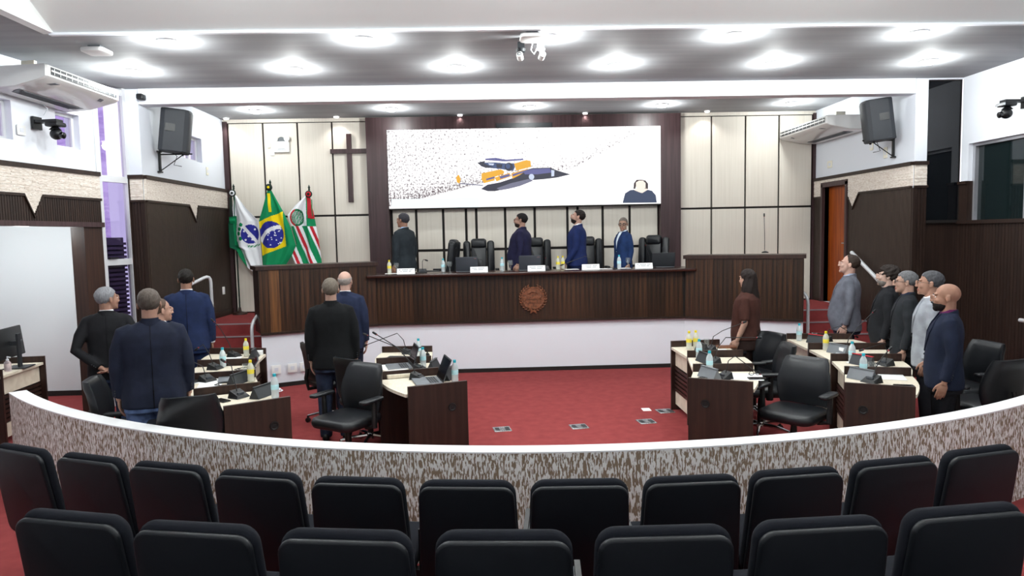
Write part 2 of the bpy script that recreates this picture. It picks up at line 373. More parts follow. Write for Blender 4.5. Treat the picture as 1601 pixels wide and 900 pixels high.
# right far wall with a door
F = Fr((5.86, 9.31), (5.86, 12.2), (-1, 0)); d0, d1, dz = 11.03-9.3, 11.79-9.3, 2.86; bb = B()
for t0, t1, z0, z1 in ((0, d0, 0, 4.4), (d1, 2.9, 0, 4.4), (d0, d1, dz, 4.4), (d0, d1, 0, PZ)): F.box(bb, t0, t1, z0, z1, -.16, 0)
wr = struct(bb.obj('wall_right', 'white2', smooth=0))
nf3 = lambda t: notch(t, 1.33, 1.52, 1.70)
slats(F, 0, 2.84, 0, nf3, holes=((d0-.04, d1+.05),), parent=wr)
for a, c in ((0, d0-.05), (d1+.05, 2.84)): caprail(F, a, c, nf3, (1.33, 1.52, 1.70), parent=wr)
strips(F, 0, 2.84, nf3, 2.95, holes=((d0-.05, d1+.05, 2.87),), parent=wr)
F.box(b := B(), 0, 2.84, 2.95, 3.0, 0, .05); b.obj('cap_rail', 'paneldark', wr, 0)
b = B(); F.box(b, d0-.055, d0, PZ, dz+.01, -.12, .05); F.box(b, d1, d1+.055, PZ, dz+.01, -.12, .05); F.box(b, d0-.055, d1+.055, dz-.04, dz+.04, -.12, .05)
dr = struct(b.obj('door_1', 'framewood', smooth=0))
F.box(b := B(), d0, d1, PZ+.01, dz-.04, -.12, -.075); lf = b.obj('leaf', 'doorwood', dr, 0)
b = B(); F.box(b, d0+.06, d0+.10, 1.76, 1.96, -.075, -.068); b.tube([F.at(d0+.08, -.07, 1.86), F.at(d0+.08, -.02, 1.86), F.at(d0+.2, -.02, 1.86)], .010, 8); b.obj('handle', 'chrome', lf)
P = Fr((5.86, 9.3), (6.03, 9.3), (0, -1))
P.box(bb := B(), 0, .17, 0, 4.115, -.008, .008); pier = struct(bb.obj('wall_right', 'white', smooth=0))
slats(P, 0, .17, 0, lambda t: 2.67, m='paneldark', parent=pier, w=.04); strips(P, 0, .165, lambda t: 2.67, 2.95, parent=pier)
b = B(); P.box(b, -.01, .18, 2.95, 3.0, 0, .05); P.box(b, -.01, .18, 2.64, 2.67, .012, .045); P.box(b, -.02, .012, 0, 2.64, -.012, .03); b.obj('cap_rail', 'paneldark', pier, 0)
# dark tall glass and right near wall with a wide tinted window
Q = Fr((6.03, 9.3), (6.52, 9.3), (0, -1)); bb = B()
Q.box(bb, 0, .49, 0, 2.15, -.2, -.02); struct(bb.obj('wall_right', 'paneldark', smooth=0)); Q.box(bb := B(), 0, .49, 4.10, 4.4, -.2, 0); struct(bb.obj('wall_right', 'white', smooth=0))
b = B(); Q.box(b, .0, .012, 2.15, 4.10, -.08, -.02); Q.box(b, .478, .49, 2.15, 4.10, -.08, -.02); Q.box(b, 0, .49, 4.085, 4.10, -.08, -.02); Q.box(b, 0, .49, 2.15, 2.19, -.08, .03)
wd = struct(b.obj('window_5', 'gap', smooth=0)); Q.box(b := B(), .012, .478, 2.19, 4.085, -.05, -.03); b.obj('pane', 'darkglass', wd, 0)
R_ = Fr((6.52, 9.3), (6.52, -2), (-1, 0)); bb = B()
R_.box(bb, 0, 11.3, 3.21, 4.4, -.18, 0); R_.box(bb, 0, .14, 2.71, 3.21, -.18, 0); R_.box(bb, 3.6, 11.3, 2.15, 3.21, -.18, 0); R_.box(bb, 0, 11.3, 0, 2.15, -.18, -.03)
wr2 = struct(bb.obj('wall_right', 'white', smooth=0))
slats(R_, 0, 5.5, 0, lambda t: 2.15, m='paneldark', parent=wr2, w=.055)
b = B(); R_.box(b, 0, .16, 2.15, 2.71, -.16, .02); R_.box(b, 0, .17, 2.67, 2.71, 0, .05); R_.box(b, 0, 5.5, 2.13, 2.18, -.03, .06); b.obj('cap_rail', 'paneldark', wr2, 0)
b = B()
for t0, t1, z0, z1 in ((.14, 3.6, 3.17, 3.21), (.14, .19, 2.18, 3.17), (1.05, 1.09, 2.18, 3.17), (2.2, 2.24, 2.18, 3.17)): R_.box(b, t0, t1, z0, z1, -.14, -.06)
wd = struct(b.obj('window_6', 'alu', smooth=0)); R_.box(b := B(), .16, 3.6, 2.18, 3.19, -.12, -.11); b.obj('pane', 'tealglass', wd, 0)
# rear wall
struct(B().box(-7.6, 6.9, -2.1, -1.9, 0, 5.2).obj('wall_rear', 'white', smooth=0))
# ceiling
b = B().box(-5.6, 6.7, 6.85, 9.3, ZC, ZC+.1); b.box(-6.7, -4.13, -2, 6.85, ZC, ZC+.1); b.box(5.5, 6.7, -2, 6.85, ZC, ZC+.1)
struct(b.obj('ceiling', 'ceiling', smooth=0))
struct(B().box(-4.9, 6.1, 9.5, 12.3, 4.2, 4.3).obj('ceiling', 'ceiling', smooth=0))
struct(B().box(-4.575, 5.855, 9.295, 9.5, 3.92, ZC+.1).obj('trim_7', 'white', smooth=0))
b = B()
b.add([(-4.13, 6.85, ZC), (5.5, 6.85, ZC), (5.5, 5.45, 4.96), (-4.13, 5.45, 4.96), (-4.13, 6.9, ZC), (5.5, 6.9, ZC), (5.5, 6.9, 5.05), (-4.13, 6.9, 5.05), (5.5, 5.45, 5.05), (-4.13, 5.45, 5.05)],
      [(0, 1, 2, 3), (4, 7, 6, 5), (3, 2, 8, 9), (9, 8, 6, 7), (0, 3, 9, 7, 4), (1, 5, 6, 8, 2), (0, 4, 5, 1)])
b.box(-4.23, -4.125, -2, 6.86, ZC-.004, 5.05); b.box(5.495, 5.6, -2, 6.9, ZC, 5.05); b.box(-4.13, 5.5, -2, 5.45, 4.96, 5.05)
struct(b.obj('ceiling', 'ceilingwhite', smooth=0))
struct(B().box(-4.16, 5.5, 6.82, 6.87, ZC-.022, ZC).obj('trim_8', 'white', smooth=0))

# ------------------------------------------------------------------ ceiling lamps
lamp_b = B().lathe([(.02, -.052), (.07, -.045), (.085, -.03), (.085, -.012)], 20); ring_b = B().lathe([(.088, -.02), (.105, -.018), (.112, 0), (.088, 0)], 20)
lm, rm = lamp_b.mesh('diffuser', 'lamp'), ring_b.mesh('ring', 'lampring')
sm_l = B().lathe([(.01, -.03), (.035, -.026), (.042, -.012), (.042, 0)], 14).mesh('diffuser', 'lamp'); sm_r = B().lathe([(.043, -.012), (.055, -.008), (.055, 0), (.043, 0)], 14).mesh('ring', 'lampring')
def lamp(x, y, z, label, group, power=1., small=False):
    t = thing('ceiling_light', label, 'ceiling lamp', (x, y, z), 0, group)
    link('diffuser', sm_l if small else lm, t); link('ring', sm_r if small else rm, t)
    ld = bpy.data.lights.new('glow', 'SPOT' if small else 'POINT'); ld.energy = LAMP*power; ld.color = (1, .965, .93) if small else (.945, .995, .985)
    ld.shadow_soft_size = .04 if small else .075
    if small: ld.spot_size = radians(130); ld.spot_blend = .6
    lo = bpy.data.objects.new('glow', ld); COL.objects.link(lo); lo.parent = t; lo.location = (0, 0, -.06 if small else -.115)
ords = ['first', 'second', 'third', 'fourth', 'fifth', 'sixth']
for i, x in enumerate((-3.18, -1.23, .66, 2.56, 4.5)): lamp(x, 7.13, ZC, f'{ords[i]} lamp from the left in the ceiling row nearest the audience', 'lamps in the front ceiling row')
for i, x in enumerate((-4.14, -2.27, -.35, 1.57, 3.48, 5.39)): lamp(x, 8.32, ZC, f'{ords[i]} lamp from the left in the ceiling row before the white beam', 'lamps in the middle ceiling row')
for i, x in enumerate((-3.73, -1.55, .7, 2.89, 5.05)): lamp(x, 11.34, 4.2, f'{ords[i]} large lamp from the left in the ceiling behind the white beam', 'lamps over the stage', .75)
for i, x in enumerate((-4.45, -2.58, -.46, 1.71, 3.85)): lamp(x, 12.0, 4.2, f'{ords[i]} small spotlight from the left along the back wall', 'small spotlights along the back wall', .22, True)
for x in (-2.2, .5, 3.2): lamp(x, 5.15, 4.96, 'ceiling lamp above the audience, out of the picture', 'lamps above the audience', 3.0)
for x in (-2.6, -.4, 1.8, 4.0):
    for y in (2.4, .2): lamp(x, y, 4.96, 'ceiling lamp above the audience, out of the picture', 'lamps above the audience', .8)
for x in (-5.6, -6.6): lamp(x, 8.4, 2.4, 'added unseen lamp brightening the recess of the left wall, out of the picture', 'added lamps in the left recess', .55)  # no fixture known here; added to brighten the white wall behind the opening

# ------------------------------------------------------------------ audience seats
def seat_proto():
    t = thing('audience_seat', 'x', 'seat')
    tilt = Matrix.Translation((0, 0, .345)) @ Matrix.Rotation(radians(9), 4, 'X')
    w0, w1 = .505, .462
    B().slab(w0, .555, .028, .055, .010, top=w1, seg=6).xf(tilt).obj('back_shell', 'plasticback', t, 50)
    B().slab(w0+.004, .570, .055, .07, .022, top=w1+.010, seg=6).xf(tilt @ Matrix.Translation((0, .026, 0))).obj('back_cushion', 'fabricblack', t, 60)
    B().slab(.44, .40, .09, .05, .03, seg=5).xf(Matrix.Translation((0, .10, .40)) @ Matrix.Rotation(radians(-78), 4, 'X')).obj('seat_cushion', 'fabricblack', t, 60)
    for s in (-1, 1):
        bb = B().slab(.036, .36, .05, .016, .006, seg=3).xf(Matrix.Translation((s*.272, .12, .575)) @ Matrix.Rotation(radians(-96), 4, 'X'))
        if s == 1: bb.obj('armrest', 'armgrey', t, 60)
        B().box(s*.272-.012, s*.272+.012, .10, .40, .03, .60).box(s*.272-.015, s*.272+.015, .02, .48, 0, .03).obj('side_frame', 'black', t, 0) if s == 1 else None
    b = B().box(-.24, .24, .20, .25, .28, .33).box(-.245, -.225, .18, .30, 0, .33); b.obj('beam', 'black', t, 0)
    B().box(-.03, .03, -.012, .004, .47, .482).obj('hinge_cover', 'blackgloss', t, 0)
    return t
row1 = [(-2.817, 4.01), (-2.285, 3.792), (-1.77, 3.605), (-1.23, 3.43), (-.69, 3.29), (-.143, 3.2), (.406, 3.164), (.958, 3.165), (1.5, 3.217), (2.059, 3.32), (2.61, 3.45)]
row2 = [(-1.619, 2.527), (-1.093, 2.386), (-.535, 2.283), (.02, 2.233), (.579, 2.224), (1.14, 2.247), (1.709, 2.31)]
nth = ['first', 'second', 'third', 'fourth', 'fifth', 'sixth', 'seventh', 'eighth', 'ninth', 'tenth', 'eleventh']
sp = seat_proto()
for r, (row, z, nm) in enumerate(((row1, 0, 'row along the curved wall'), (row2, .17, 'row nearest the viewer'))):
    for i, (x, y) in enumerate(row):
        a = atan2(CY-y, CX-x)-pi/2; zz = z-.02
        l = f'black audience seat, {nth[i]} from the left in the {nm}'
        px, py = x-.06*cos(a+pi/2), y-.06*sin(a+pi/2)
        off = .06
        px, py = x+.085*cos(a+pi/2), y+.085*sin(a+pi/2)
        if r == 0 and i == 0: sp['label'] = l; sp['group'] = 'audience seats'; sp.location = (px, py, z); sp.rotation_euler.z = a
        else: dup(sp, l, (px, py, z), a, 'audience seats')

# ------------------------------------------------------------------ stage dais
dais = thing('stage_desk', 'long dark wooden stage desk with polished top and carved emblem', 'desk', (.64, 10.45, PZ))
def pk(n, b, m, par, smooth=0): return b.obj(n, m, par, smooth, None)
T0 = Matrix.Translation((-.64, -10.45, -PZ))
# planked front
plm = {}
def plank(w, h, par, M):
    k = (round(w, 3), round(h, 3))
    if k not in plm: plm[k] = B().slab(w, h, .02, .0015, .001, seg=1).mesh('plank', 'plank', 0)
    o = link('plank', plm[k], par); o.matrix_local = M; return o
for k in range(34):
    w = 4.70/34; plank(w-.0005, .70, dais, Matrix.Translation((-2.37+w*(k+.5), -.035, -.035)))
B().box(-2.38, 2.38, -.015, .01, -.04, .68).xf(Matrix()).obj('backing', 'gap', dais, 0)
B().slab(5.0, .70, .045, .02, .012, seg=3).xf(Matrix.Translation((0, -.17, .672)) @ Matrix.Rotation(radians(-90), 4, 'X') @ Matrix.Translation((0, -.045, 0))).obj('desk_top', 'woodtop', dais, 40)
B().box(-2.37, 2.36, -.06, -.036, -.06, -.03).obj('base_moulding', 'paneldark', dais, 0)
def wing(name, label, p, q, ret, ztop=1.745):
    t = thing(name, label, 'counter', (p[0], p[1], PZ)); d = Vector((q[0]-p[0], q[1]-p[1], 0)); Lw = d.length; a = atan2(d.y, d.x)
    Rm = Matrix.Rotation(a, 4, 'Z'); h = ztop-.06-PZ+.04; n = int(round(Lw/.145))
    for k in range(n):
        w = Lw/n; o = plank(w-.0005, h, t, Rm @ Matrix.Translation((w*(k+.5), -.012, -.04)))
        if k == 1 and 'left' in label: o.data = B().slab(w-.0005, h, .02, .0015, .001, seg=1).mesh('plank', 'plankhoney', 0); o['label'] = 'lighter honey coloured plank'
    B().box(0, Lw, .008, .05, -.04, h-.04).xf(Rm).obj('backing', 'deskdark', t, 0)
    B().box(0, .03, .0, .45, -.04, h-.04).xf(Rm).obj('side_panel', 'deskdark', t, 0)
    B().box(Lw-.03, Lw, .0, .45, -.04, h-.04).xf(Rm).obj('side_panel', 'deskdark', t, 0)
    B().box(-.03, Lw+.03, -.03, .50, h-.04, h+.015).xf(Rm).obj('counter_top', 'deskdark', t, 0)
    B().box(0, Lw, -.025, -.012, -.065, -.03).xf(Rm).obj('base_moulding', 'paneldark', t, 0)
    return t
wing('side_counter', 'tall planked wooden counter left of the stage desk, below the flags', (-3.25, 9.64), (-1.735, 10.41), None)
wing('side_counter', 'tall planked wooden counter right of the stage desk, below the slim microphone', (3.005, 10.41), (4.52, 9.69), None)
# emblem
em = thing('carved_emblem', 'round carved bronze coloured emblem on the stage desk front', 'emblem', (.645, 10.40, 1.14))
def disc(r0, r1, y0, y1, n=32): return B().lathe([(r0, 0), (r1, 0), (r1, y1-y0), (r0, y1-y0)], n).xf(Matrix.Translation((0, -y0, 0)) @ Matrix.Rotation(radians(90), 4, 'X'))
disc(.001, .165, .0, .018).obj('medallion', 'bronze', em)
b = B()
for k in range(40): a, a1 = 2*pi*k/40, 2*pi*(k+1)/40; b.tube([(.165*cos(a), -.02, .165*sin(a)), (.165*cos(a1), -.02, .165*sin(a1))], .008, 6)
b.obj('rim', 'bronze', em)
b = B()
for s in (-1, 1):
    for k in range(13):
        a = radians(-82+k*12.5); r = .19; p = Vector((s*r*cos(a), -.015, r*sin(a)))
        for q in (-1, 1):
            ag = a if s > 0 else pi-a; b.ell(p+Vector((s*q*.012*cos(a), 0, q*.012*sin(a))), (.026, .010, .010), 8, M=Matrix.Rotation(-(ag+pi/2)+q*s*.45, 3, 'Y'))
b.obj('wreath', 'bronze', em)
b = B()
for x in (-.05, .05): b.box(x-.035, x+.035, -.032, -.018, -.02, .03)
b.box(-.11, .11, -.03, -.018, -.075, -.03)
for k in range(7): a = radians(30+20*k); b.ell((.07*cos(a), -.025, .05+.045*sin(a)), (.014, .01, .014), 8)
b.ell((-.115, -.025, 0), (.014, .01, .035), 8); b.ell((.115, -.025, 0), (.014, .01, .035), 8)
b.obj('shield_relief', 'bronze', em)
b = B(); b.tube([(-.05, -.02, -.235), (0, -.025, -.20), (.05, -.02, -.235)], .011, 6); b.tube([(-.04, -.02, -.185), (.04, -.02, -.215)], .009, 6); b.obj('ribbon', 'bronze', em)

# ------------------------------------------------------------------ councillors' desks
def lerp(a, c, t): return (a[0]+(c[0]-a[0])*t, a[1]+(c[1]-a[1])*t)
def unit(A, Bv, side, label, front_unit=False):
    """A=(front,user) near divider, Bv=(front,user) far divider; front = side facing the middle of the room"""
    fA, uA = A; fB, uB = Bv; cx, cy = [sum(p[i] for p in (fA, uA, fB, uB))/4 for i in (0, 1)]
    t = thing('desk', label, 'desk', (cx, cy, 0)); rel = lambda p: (p[0]-cx, p[1]-cy)
    def bar(p, q, th, z0, z1, sh=0):
        p, q = Vector((*p, 0)), Vector((*q, 0)); d = (q-p).normalized(); n = Vector((-d.y, d.x, 0))
        return B().prism([rel(v) for v in (p+n*sh, q+n*sh, q+n*(sh+th), p+n*(sh+th))], z0, z1)
    bar(fA, uA, .03, 0, .82, -.03 if side < 0 else 0).obj('end_panel', 'deskdark', t, 0)
    if not front_unit: bar(fB, uB, .03, 0, .82, 0 if side < 0 else -.03).obj('end_panel', 'deskdark', t, 0)
    s2 = .045
    fa, fb = lerp(fA, fB, s2), lerp(fA, fB, 1-s2); ua, ub = lerp(uA, uB, s2), lerp(uA, uB, 1-s2)
    ub_ = [lerp(ua, ub, k/6) for k in range(7)]; dv = Vector((uA[0]-fA[0], uA[1]-fA[1], 0)).normalized()
    ub_ = [(p[0]+dv.x*(.01+.035*sin(pi*k/6)), p[1]+dv.y*(.01+.035*sin(pi*k/6))) for k, p in enumerate(ub_)]
    B().prism([rel(p) for p in [fa]+ub_+[fb]], .722, .75).obj('desk_top', 'deskcream', t, 0)
    i0 = lambda o: (lerp(fa, ua, o), lerp(fb, ub, o))
    p, q = i0(.12)
    bar(p, q, .02, .53, .72).obj('front_panel', 'deskcream', t, 0); bar(p, q, .02, .07, .22).obj('front_panel', 'deskcream', t, 0)
    bar(p, q, .012, .22, .53, -.012 if side > 0 else .02).obj('shadow_panel', 'gap', t, 0)
    for k in range(6):
        bar(*i0(.10), .018, .235+.05*k, .265+.05*k).obj('slat', 'deskdark', t, 0)
    return t
def grommet(A, side, t):
    f, u = A; g = lerp(f, u, .27); d = Vector((u[0]-f[0], u[1]-f[1], 0)).normalized(); n = Vector((-d.y, d.x, 0))
    if n.y > 0: n = -n
    ep = [c for c in t.children if c.name.startswith('end_panel')][0]
    M = Matrix((d, n.cross(d), n)).transposed().to_4x4(); M.translation = Vector((g[0], g[1], .60))+n*(.031 if side else .002)-t.location
    B().lathe([(.001, .004), (.022, .004), (.026, .008), (.036, .008), (.038, 0)], 20).xf(M).obj('cable_grommet', 'black', ep)
banks = {
 'L': (-1, [((-1.663, 5.575), (-2.093, 5.289)), ((-2.11, 6.188), (-2.616, 5.965)), ((-2.362, 6.80), (-2.978, 6.68)), ((-2.60, 7.467), (-3.202, 7.435)), ((-2.702, 8.185), (-3.396, 8.294))]),
 'LC': (-1, [((-.227, 6.001), (-.728, 5.805)), ((-.53, 6.66), (-1.09, 6.50)), ((-.66, 7.333), (-1.24, 7.261)), ((-.705, 8.032), (-1.30, 8.074))]),
 'RC': (1, [((1.718, 5.87), (2.205, 5.636)), ((1.948, 6.483), (2.52, 6.435)), ((2.111, 7.236), (2.701, 7.186)), ((2.111, 7.93), (2.70, 7.967))]),
 'R': (1, [((2.933, 5.518), (3.393, 5.291)), ((3.284, 6.183), (3.821, 6.031)), ((3.484, 6.828), (4.158, 6.726)), ((3.575, 7.527), (4.387, 7.395)), ((3.66, 8.30), (4.40, 8.15))])}
bn = {'L': 'outer left', 'LC': 'inner left', 'RC': 'inner right', 'R': 'outer right'}
for k, (side, dv) in banks.items():
    for i in range(len(dv)-1):
        w = ['nearest the curved wall', 'second from the curved wall', 'third from the curved wall', 'fourth from the curved wall'][i]
        if i == len(dv)-2: w = 'nearest the stage'
        t = unit(dv[i], dv[i+1], side, f'dark and cream wooden desk in the {bn[k]} bank, {w}', i < len(dv)-2)
        if i == 0: grommet(dv[0], 0 if side > 0 else 0, t)
# small desk at the left wall
t = thing('desk', 'cream topped computer desk standing in the opening of the left wall', 'desk', (-5.3, 7.5, 0))
fa, fb = Vector((-5.11, 7.17, 0)), Vector((-5.20, 8.02, 0)); o = Vector((-5.3, 7.5, 0)); d = (fb-fa).normalized(); n = Vector((-d.y, d.x, 0))
def sbar(a, c, w0, w1, z0, z1): return B().prism([tuple((fa+d*s+n*w-o).xy) for s, w in ((a, w0), (c, w0), (c, w1), (a, w1))], z0, z1)
Ls = (fb-fa).length
sbar(0, Ls-.03, 0, .62, .722, .75).obj('desk_top', 'deskcream', t, 0)
sbar(Ls-.03, Ls, -.01, .62, 0, .82).obj('end_panel', 'deskdark', t, 0); sbar(0, .03, -.01, .62, 0, .82).obj('end_panel', 'deskdark', t, 0)
sbar(.03, Ls-.03, .05, .07, .53, .72).obj('front_panel', 'deskcream', t, 0); sbar(.03, Ls-.03, .05, .07, .07, .22).obj('front_panel', 'deskcream', t, 0)
sbar(.03, Ls-.03, .07, .08, .22, .53).obj('shadow_panel', 'gap', t, 0)
for k in range(6): sbar(.03, Ls-.03, .04, .06, .235+.05*k, .265+.05*k).obj('slat', 'deskdark', t, 0)

# ------------------------------------------------------------------ office chairs
def office_chair():
    t = thing('office_chair', 'x', 'chair')
    B().slab(.50, .50, .09, .11, .035, seg=6).xf(Matrix.Translation((0, -.24, .475)) @ Matrix.Rotation(radians(-90), 4, 'X') @ Matrix.Translation((0, -.045, 0))).obj('seat', 'leather', t, 60)
    back = []
    for k in range(9):
        u = k/8; z = .52+.42*u; w = (.21+.035*sin(pi*min(1, u*1.25)))*(1 if u < .85 else 1-.10*((u-.85)/.15)**2); y = -.235-.07*u+.03*sin(pi*u); th = .035 if 0 < k < 8 else .02
        back.append([(w*sgnp(cos(a), .35), y+th*sgnp(sin(a), .8)+.05*(cos(a))**2, z) for a in [2*pi*i/28 for i in range(28)]])
    B().loft(back, True).obj('backrest', 'leather', t, 60)
    b = B().tube([(0, -.10, .43), (0, -.30, .43), (0, -.325, .55), (0, -.30, .66)], .022, 8); b.obj('back_support', 'black', t)
    for s in (-1, 1):
        a = B().slab(.085, .27, .03, .035, .01, seg=4).xf(Matrix.Translation((s*.30, -.13, .665)) @ Matrix.Rotation(radians(-90), 4, 'X') @ Matrix.Translation((0, -.03, 0))).obj('armrest', 'leather', t, 50)
        B().tube([(s*.20, -.02, .42), (s*.30, -.02, .44), (s*.305, -.02, .67)], [.02, .028, .022], 8).obj('arm_post', 'black', a)
    B().tube([(0, 0, .10), (0, 0, .30), (0, 0, .44)], [.03, .03, .022], 10).obj('column', 'black', t)
    B().box(-.12, .12, -.10, .10, .425, .465).tube([(.05, .03, .44), (.27, .05, .43)], .008, 6).obj('mechanism', 'black', t, 0)
    bs = B().lathe([(.02, .07), (.045, .075), (.045, .12), (.035, .135)], 12).obj('hub', 'chrome', t)
    for k in range(5):
        a = 2*pi*k/5+.3; c, s = cos(a), sin(a)
        l = B().tube([(.03*c, .03*s, .11), (.18*c, .18*s, .10), (.30*c, .30*s, .075)], [.022, .018, .014], 8).obj('leg', 'chrome', t)
        B().lathe([(.01, -.02), (.027, -.016), (.027, .016), (.01, .02)], 12).xf(Matrix.Translation((.30*c, .30*s, .028)) @ Matrix.Rotation(a+1.2, 4, 'Z') @ Matrix.Rotation(pi/2, 4, 'Y')).tube([(.30*c, .30*s, .028), (.30*c, .30*s, .08)], .012, 6).obj('caster', 'black', l)
    return t
def sgnp(v, p): return math.copysign(abs(v)**p, v)
chairs = [((-1.18, 6.32), 238, 'black office chair with its seat turned to the audience at the inner left desks'),
 ((-1.42, 6.66), 50, 'black office chair seen from behind, between the turned chair and the man in black'),
 ((-2.04, 7.66), 40, 'black office chair left of the man in black, pushed aside'),
 ((3.19, 7.58), 198, 'black office chair behind the woman in brown, nearest the stage'),
 ((3.01, 6.80), 172, 'middle one of the three black office chairs at the inner right desks'),
 ((2.86, 6.05), 222, 'black office chair nearest the curved wall at the inner right desks'),
 ((4.97, 6.62), 186, 'black office chair behind the bald man in the navy jacket'),
 ((4.50, 5.72), 104, 'black office chair cut off by the right picture edge'),
 ((-3.45, 5.95), 15, 'black office chair beside the grey haired man, seen from its side'),
 ((-2.31, 5.18), 108, 'black office chair at the front outer left desk, its back to the audience'),
 ((-3.78, 7.42), 20, 'black office chair behind the man in the bright blue suit')]
cp = office_chair()
for i, ((x, y), a, l) in enumerate(chairs):
    c, s = cos(radians(a)), sin(radians(a)); loc = (x+.26*c, y+.26*s, 0); rz = radians(a)-pi/2
    if i == 0: cp.location = loc; cp.rotation_euler.z = rz; tag(cp, l, 'chair', 'black office chairs')
    else: dup(cp, l, loc, rz, 'black office chairs')
def exec_chair():
    t = thing('executive_chair', 'x', 'chair')
    B().slab(.52, .50, .11, .10, .04, seg=5).xf(Matrix.Translation((0, -.24, .46)) @ Matrix.Rotation(radians(-90), 4, 'X') @ Matrix.Translation((0, -.055, 0))).obj('seat', 'leather', t, 60)
    lean = Matrix.Translation((0, -.26, .50)) @ Matrix.Rotation(radians(7), 4, 'X')
    B().slab(.27, .66, .09, .03, .02, seg=4).xf(lean @ Matrix.Translation((0, -.02, 0))).obj('backrest', 'leather', t, 60)
    for s in (-1, 1): B().slab(.13, .69, .11, .05, .03, top=.12, seg=5).xf(lean @ Matrix.Translation((s*.195, -.03, 0)) @ Matrix.Rotation(-s*.2, 4, 'Z')).obj('side_bolster', 'leather', t, 60)
    B().slab(.27, .17, .13, .05, .04, seg=5).xf(lean @ Matrix.Translation((0, -.03, .555))).obj('headrest', 'leather', t, 60)
    for s in (-1, 1):
        a = B().slab(.07, .28, .04, .03, .012, seg=4).xf(Matrix.Translation((s*.31, -.13, .68)) @ Matrix.Rotation(radians(-90), 4, 'X') @ Matrix.Translation((0, -.04, 0))).obj('armrest', 'leather', t, 50)
        B().tube([(s*.22, 0, .45), (s*.31, 0, .46), (s*.31, 0, .68)], .022, 8).obj('arm_post', 'black', a)
    B().tube([(0, 0, .08), (0, 0, .47)], .03, 10).obj('column', 'black', t)
    for k in range(5):
        a = 2*pi*k/5; l = B().tube([(0, 0, .11), (.30*cos(a), .30*sin(a), .07)], [.025, .015], 8).obj('leg', 'black', t)
        B().ell((.30*cos(a), .30*sin(a), .03), (.028, .028, .028), 10).obj('caster', 'black', l)
    return t
xc = exec_chair()
for i, (x, y, a, l) in enumerate([(-.19, 11.5, -90, 'black high-backed chair facing the hall behind the left grey laptop'),
 (-.66, 11.25, 170, 'black high-backed chair turned to the wall beside the left grey laptop'),
 (.80, 11.5, -88, 'black high-backed chair behind the man in the dark purple suit'),
 (1.70, 11.5, -92, 'black high-backed chair behind the dark haired man in the blue suit'),
 (2.86, 11.5, -118, 'black high-backed chair behind the dark laptop at the right end of the stage desk')]):
    loc = (x, y-.0, PZ); rz = radians(a)-pi/2
    loc = (x+.25*cos(radians(a)), y+.37+.25*sin(radians(a)), PZ)
    if i == 0: xc.location = loc; xc.rotation_euler.z = rz; tag(xc, l, 'chair', 'chairs on the stage')
    else: dup(xc, l, loc, rz, 'chairs on the stage')

# ------------------------------------------------------------------ people
TR = [(.78, .208, .150, 0), (.90, .203, .148, .004), (1.02, .187, .135, .008), (1.15, .192, .135, .006), (1.28, .208, .136, 0), (1.36, .204, .118, -.010), (1.415, .170, .092, -.016), (1.455, .105, .072, -.014), (1.49, .070, .062, -.008)]
def tprof(z, w, d, belly, ins=0., waist=0.):
    zs = [r[0] for r in TR]; z_ = min(max(z, zs[0]), zs[-1])
    hw, hd, yo = [float(np.interp(z_, zs, [r[i] for r in TR])) for i in (1, 2, 3)]
    k = min(1, max(0, (1.46-z)/.1)); hw *= 1+(w-1)*k; hd *= 1+(d-1)*k
    hw *= 1-waist*exp(-((z-1.08)/.13)**2)
    return hw-ins, hd-ins, yo, belly*exp(-((z-1.0)/.17)**2)
def tring(z, w, d, belly, ins=0., n=2.5, N=30, waist=0.):
    hw, hd, yo, bl = tprof(z, w, d, belly, ins, waist); P = []
    for i in range(N):
        a = 2*pi*i/N; c, s = cos(a), sin(a)
        P.append((hw*sgnp(c, 2/n), yo+(hd+(bl if s > 0 else 0))*sgnp(s, 2/n), z))
    return P
def tfront(x, z, w, d, belly, n=2.5):
    hw, hd, yo, bl = tprof(z, w, d, belly)
    return yo+(hd+bl)*max(0, 1-min(1, abs(x)/hw)**n)**(1/n)
def tback(x, z, w, d, belly, n=2.5):
    hw, hd, yo, bl = tprof(z, w, d, belly)
    return yo-hd*max(0, 1-min(1, abs(x)/hw)**n)**(1/n)
HAND = None
def hand_base():
    """right hand, wrist at the origin, fingers down, palm facing -X, thumb forward"""
    b = B(); b.ell((0, 0, -.052), (.016, .040, .052), 12); b.tube([(0, 0, .03), (0, 0, -.02)], [.026, .024], 10)
    for y, z0, l, r in ((-.030, -.088, .058, .0085), (-.010, -.095, .074, .0095), (.011, -.097, .080, .0098), (.031, -.092, .072, .0095)):
        b.tube([(0, y*.9, z0+.03), (-.002, y, z0), (-.010, y*1.05, z0-l*.42), (-.024, y*1.06, z0-l*.74), (-.038, y*1.05, z0-l*.93)], [r*1.1, r*1.05, r, r*.92, r*.8], 8, rnd=True)
    b.tube([(-.002, .022, -.022), (-.010, .046, -.052), (-.016, .058, -.082), (-.022, .060, -.106)], [.014, .0125, .0105, .009], 8, rnd=True)
    return remesh(b, .0052, 2)
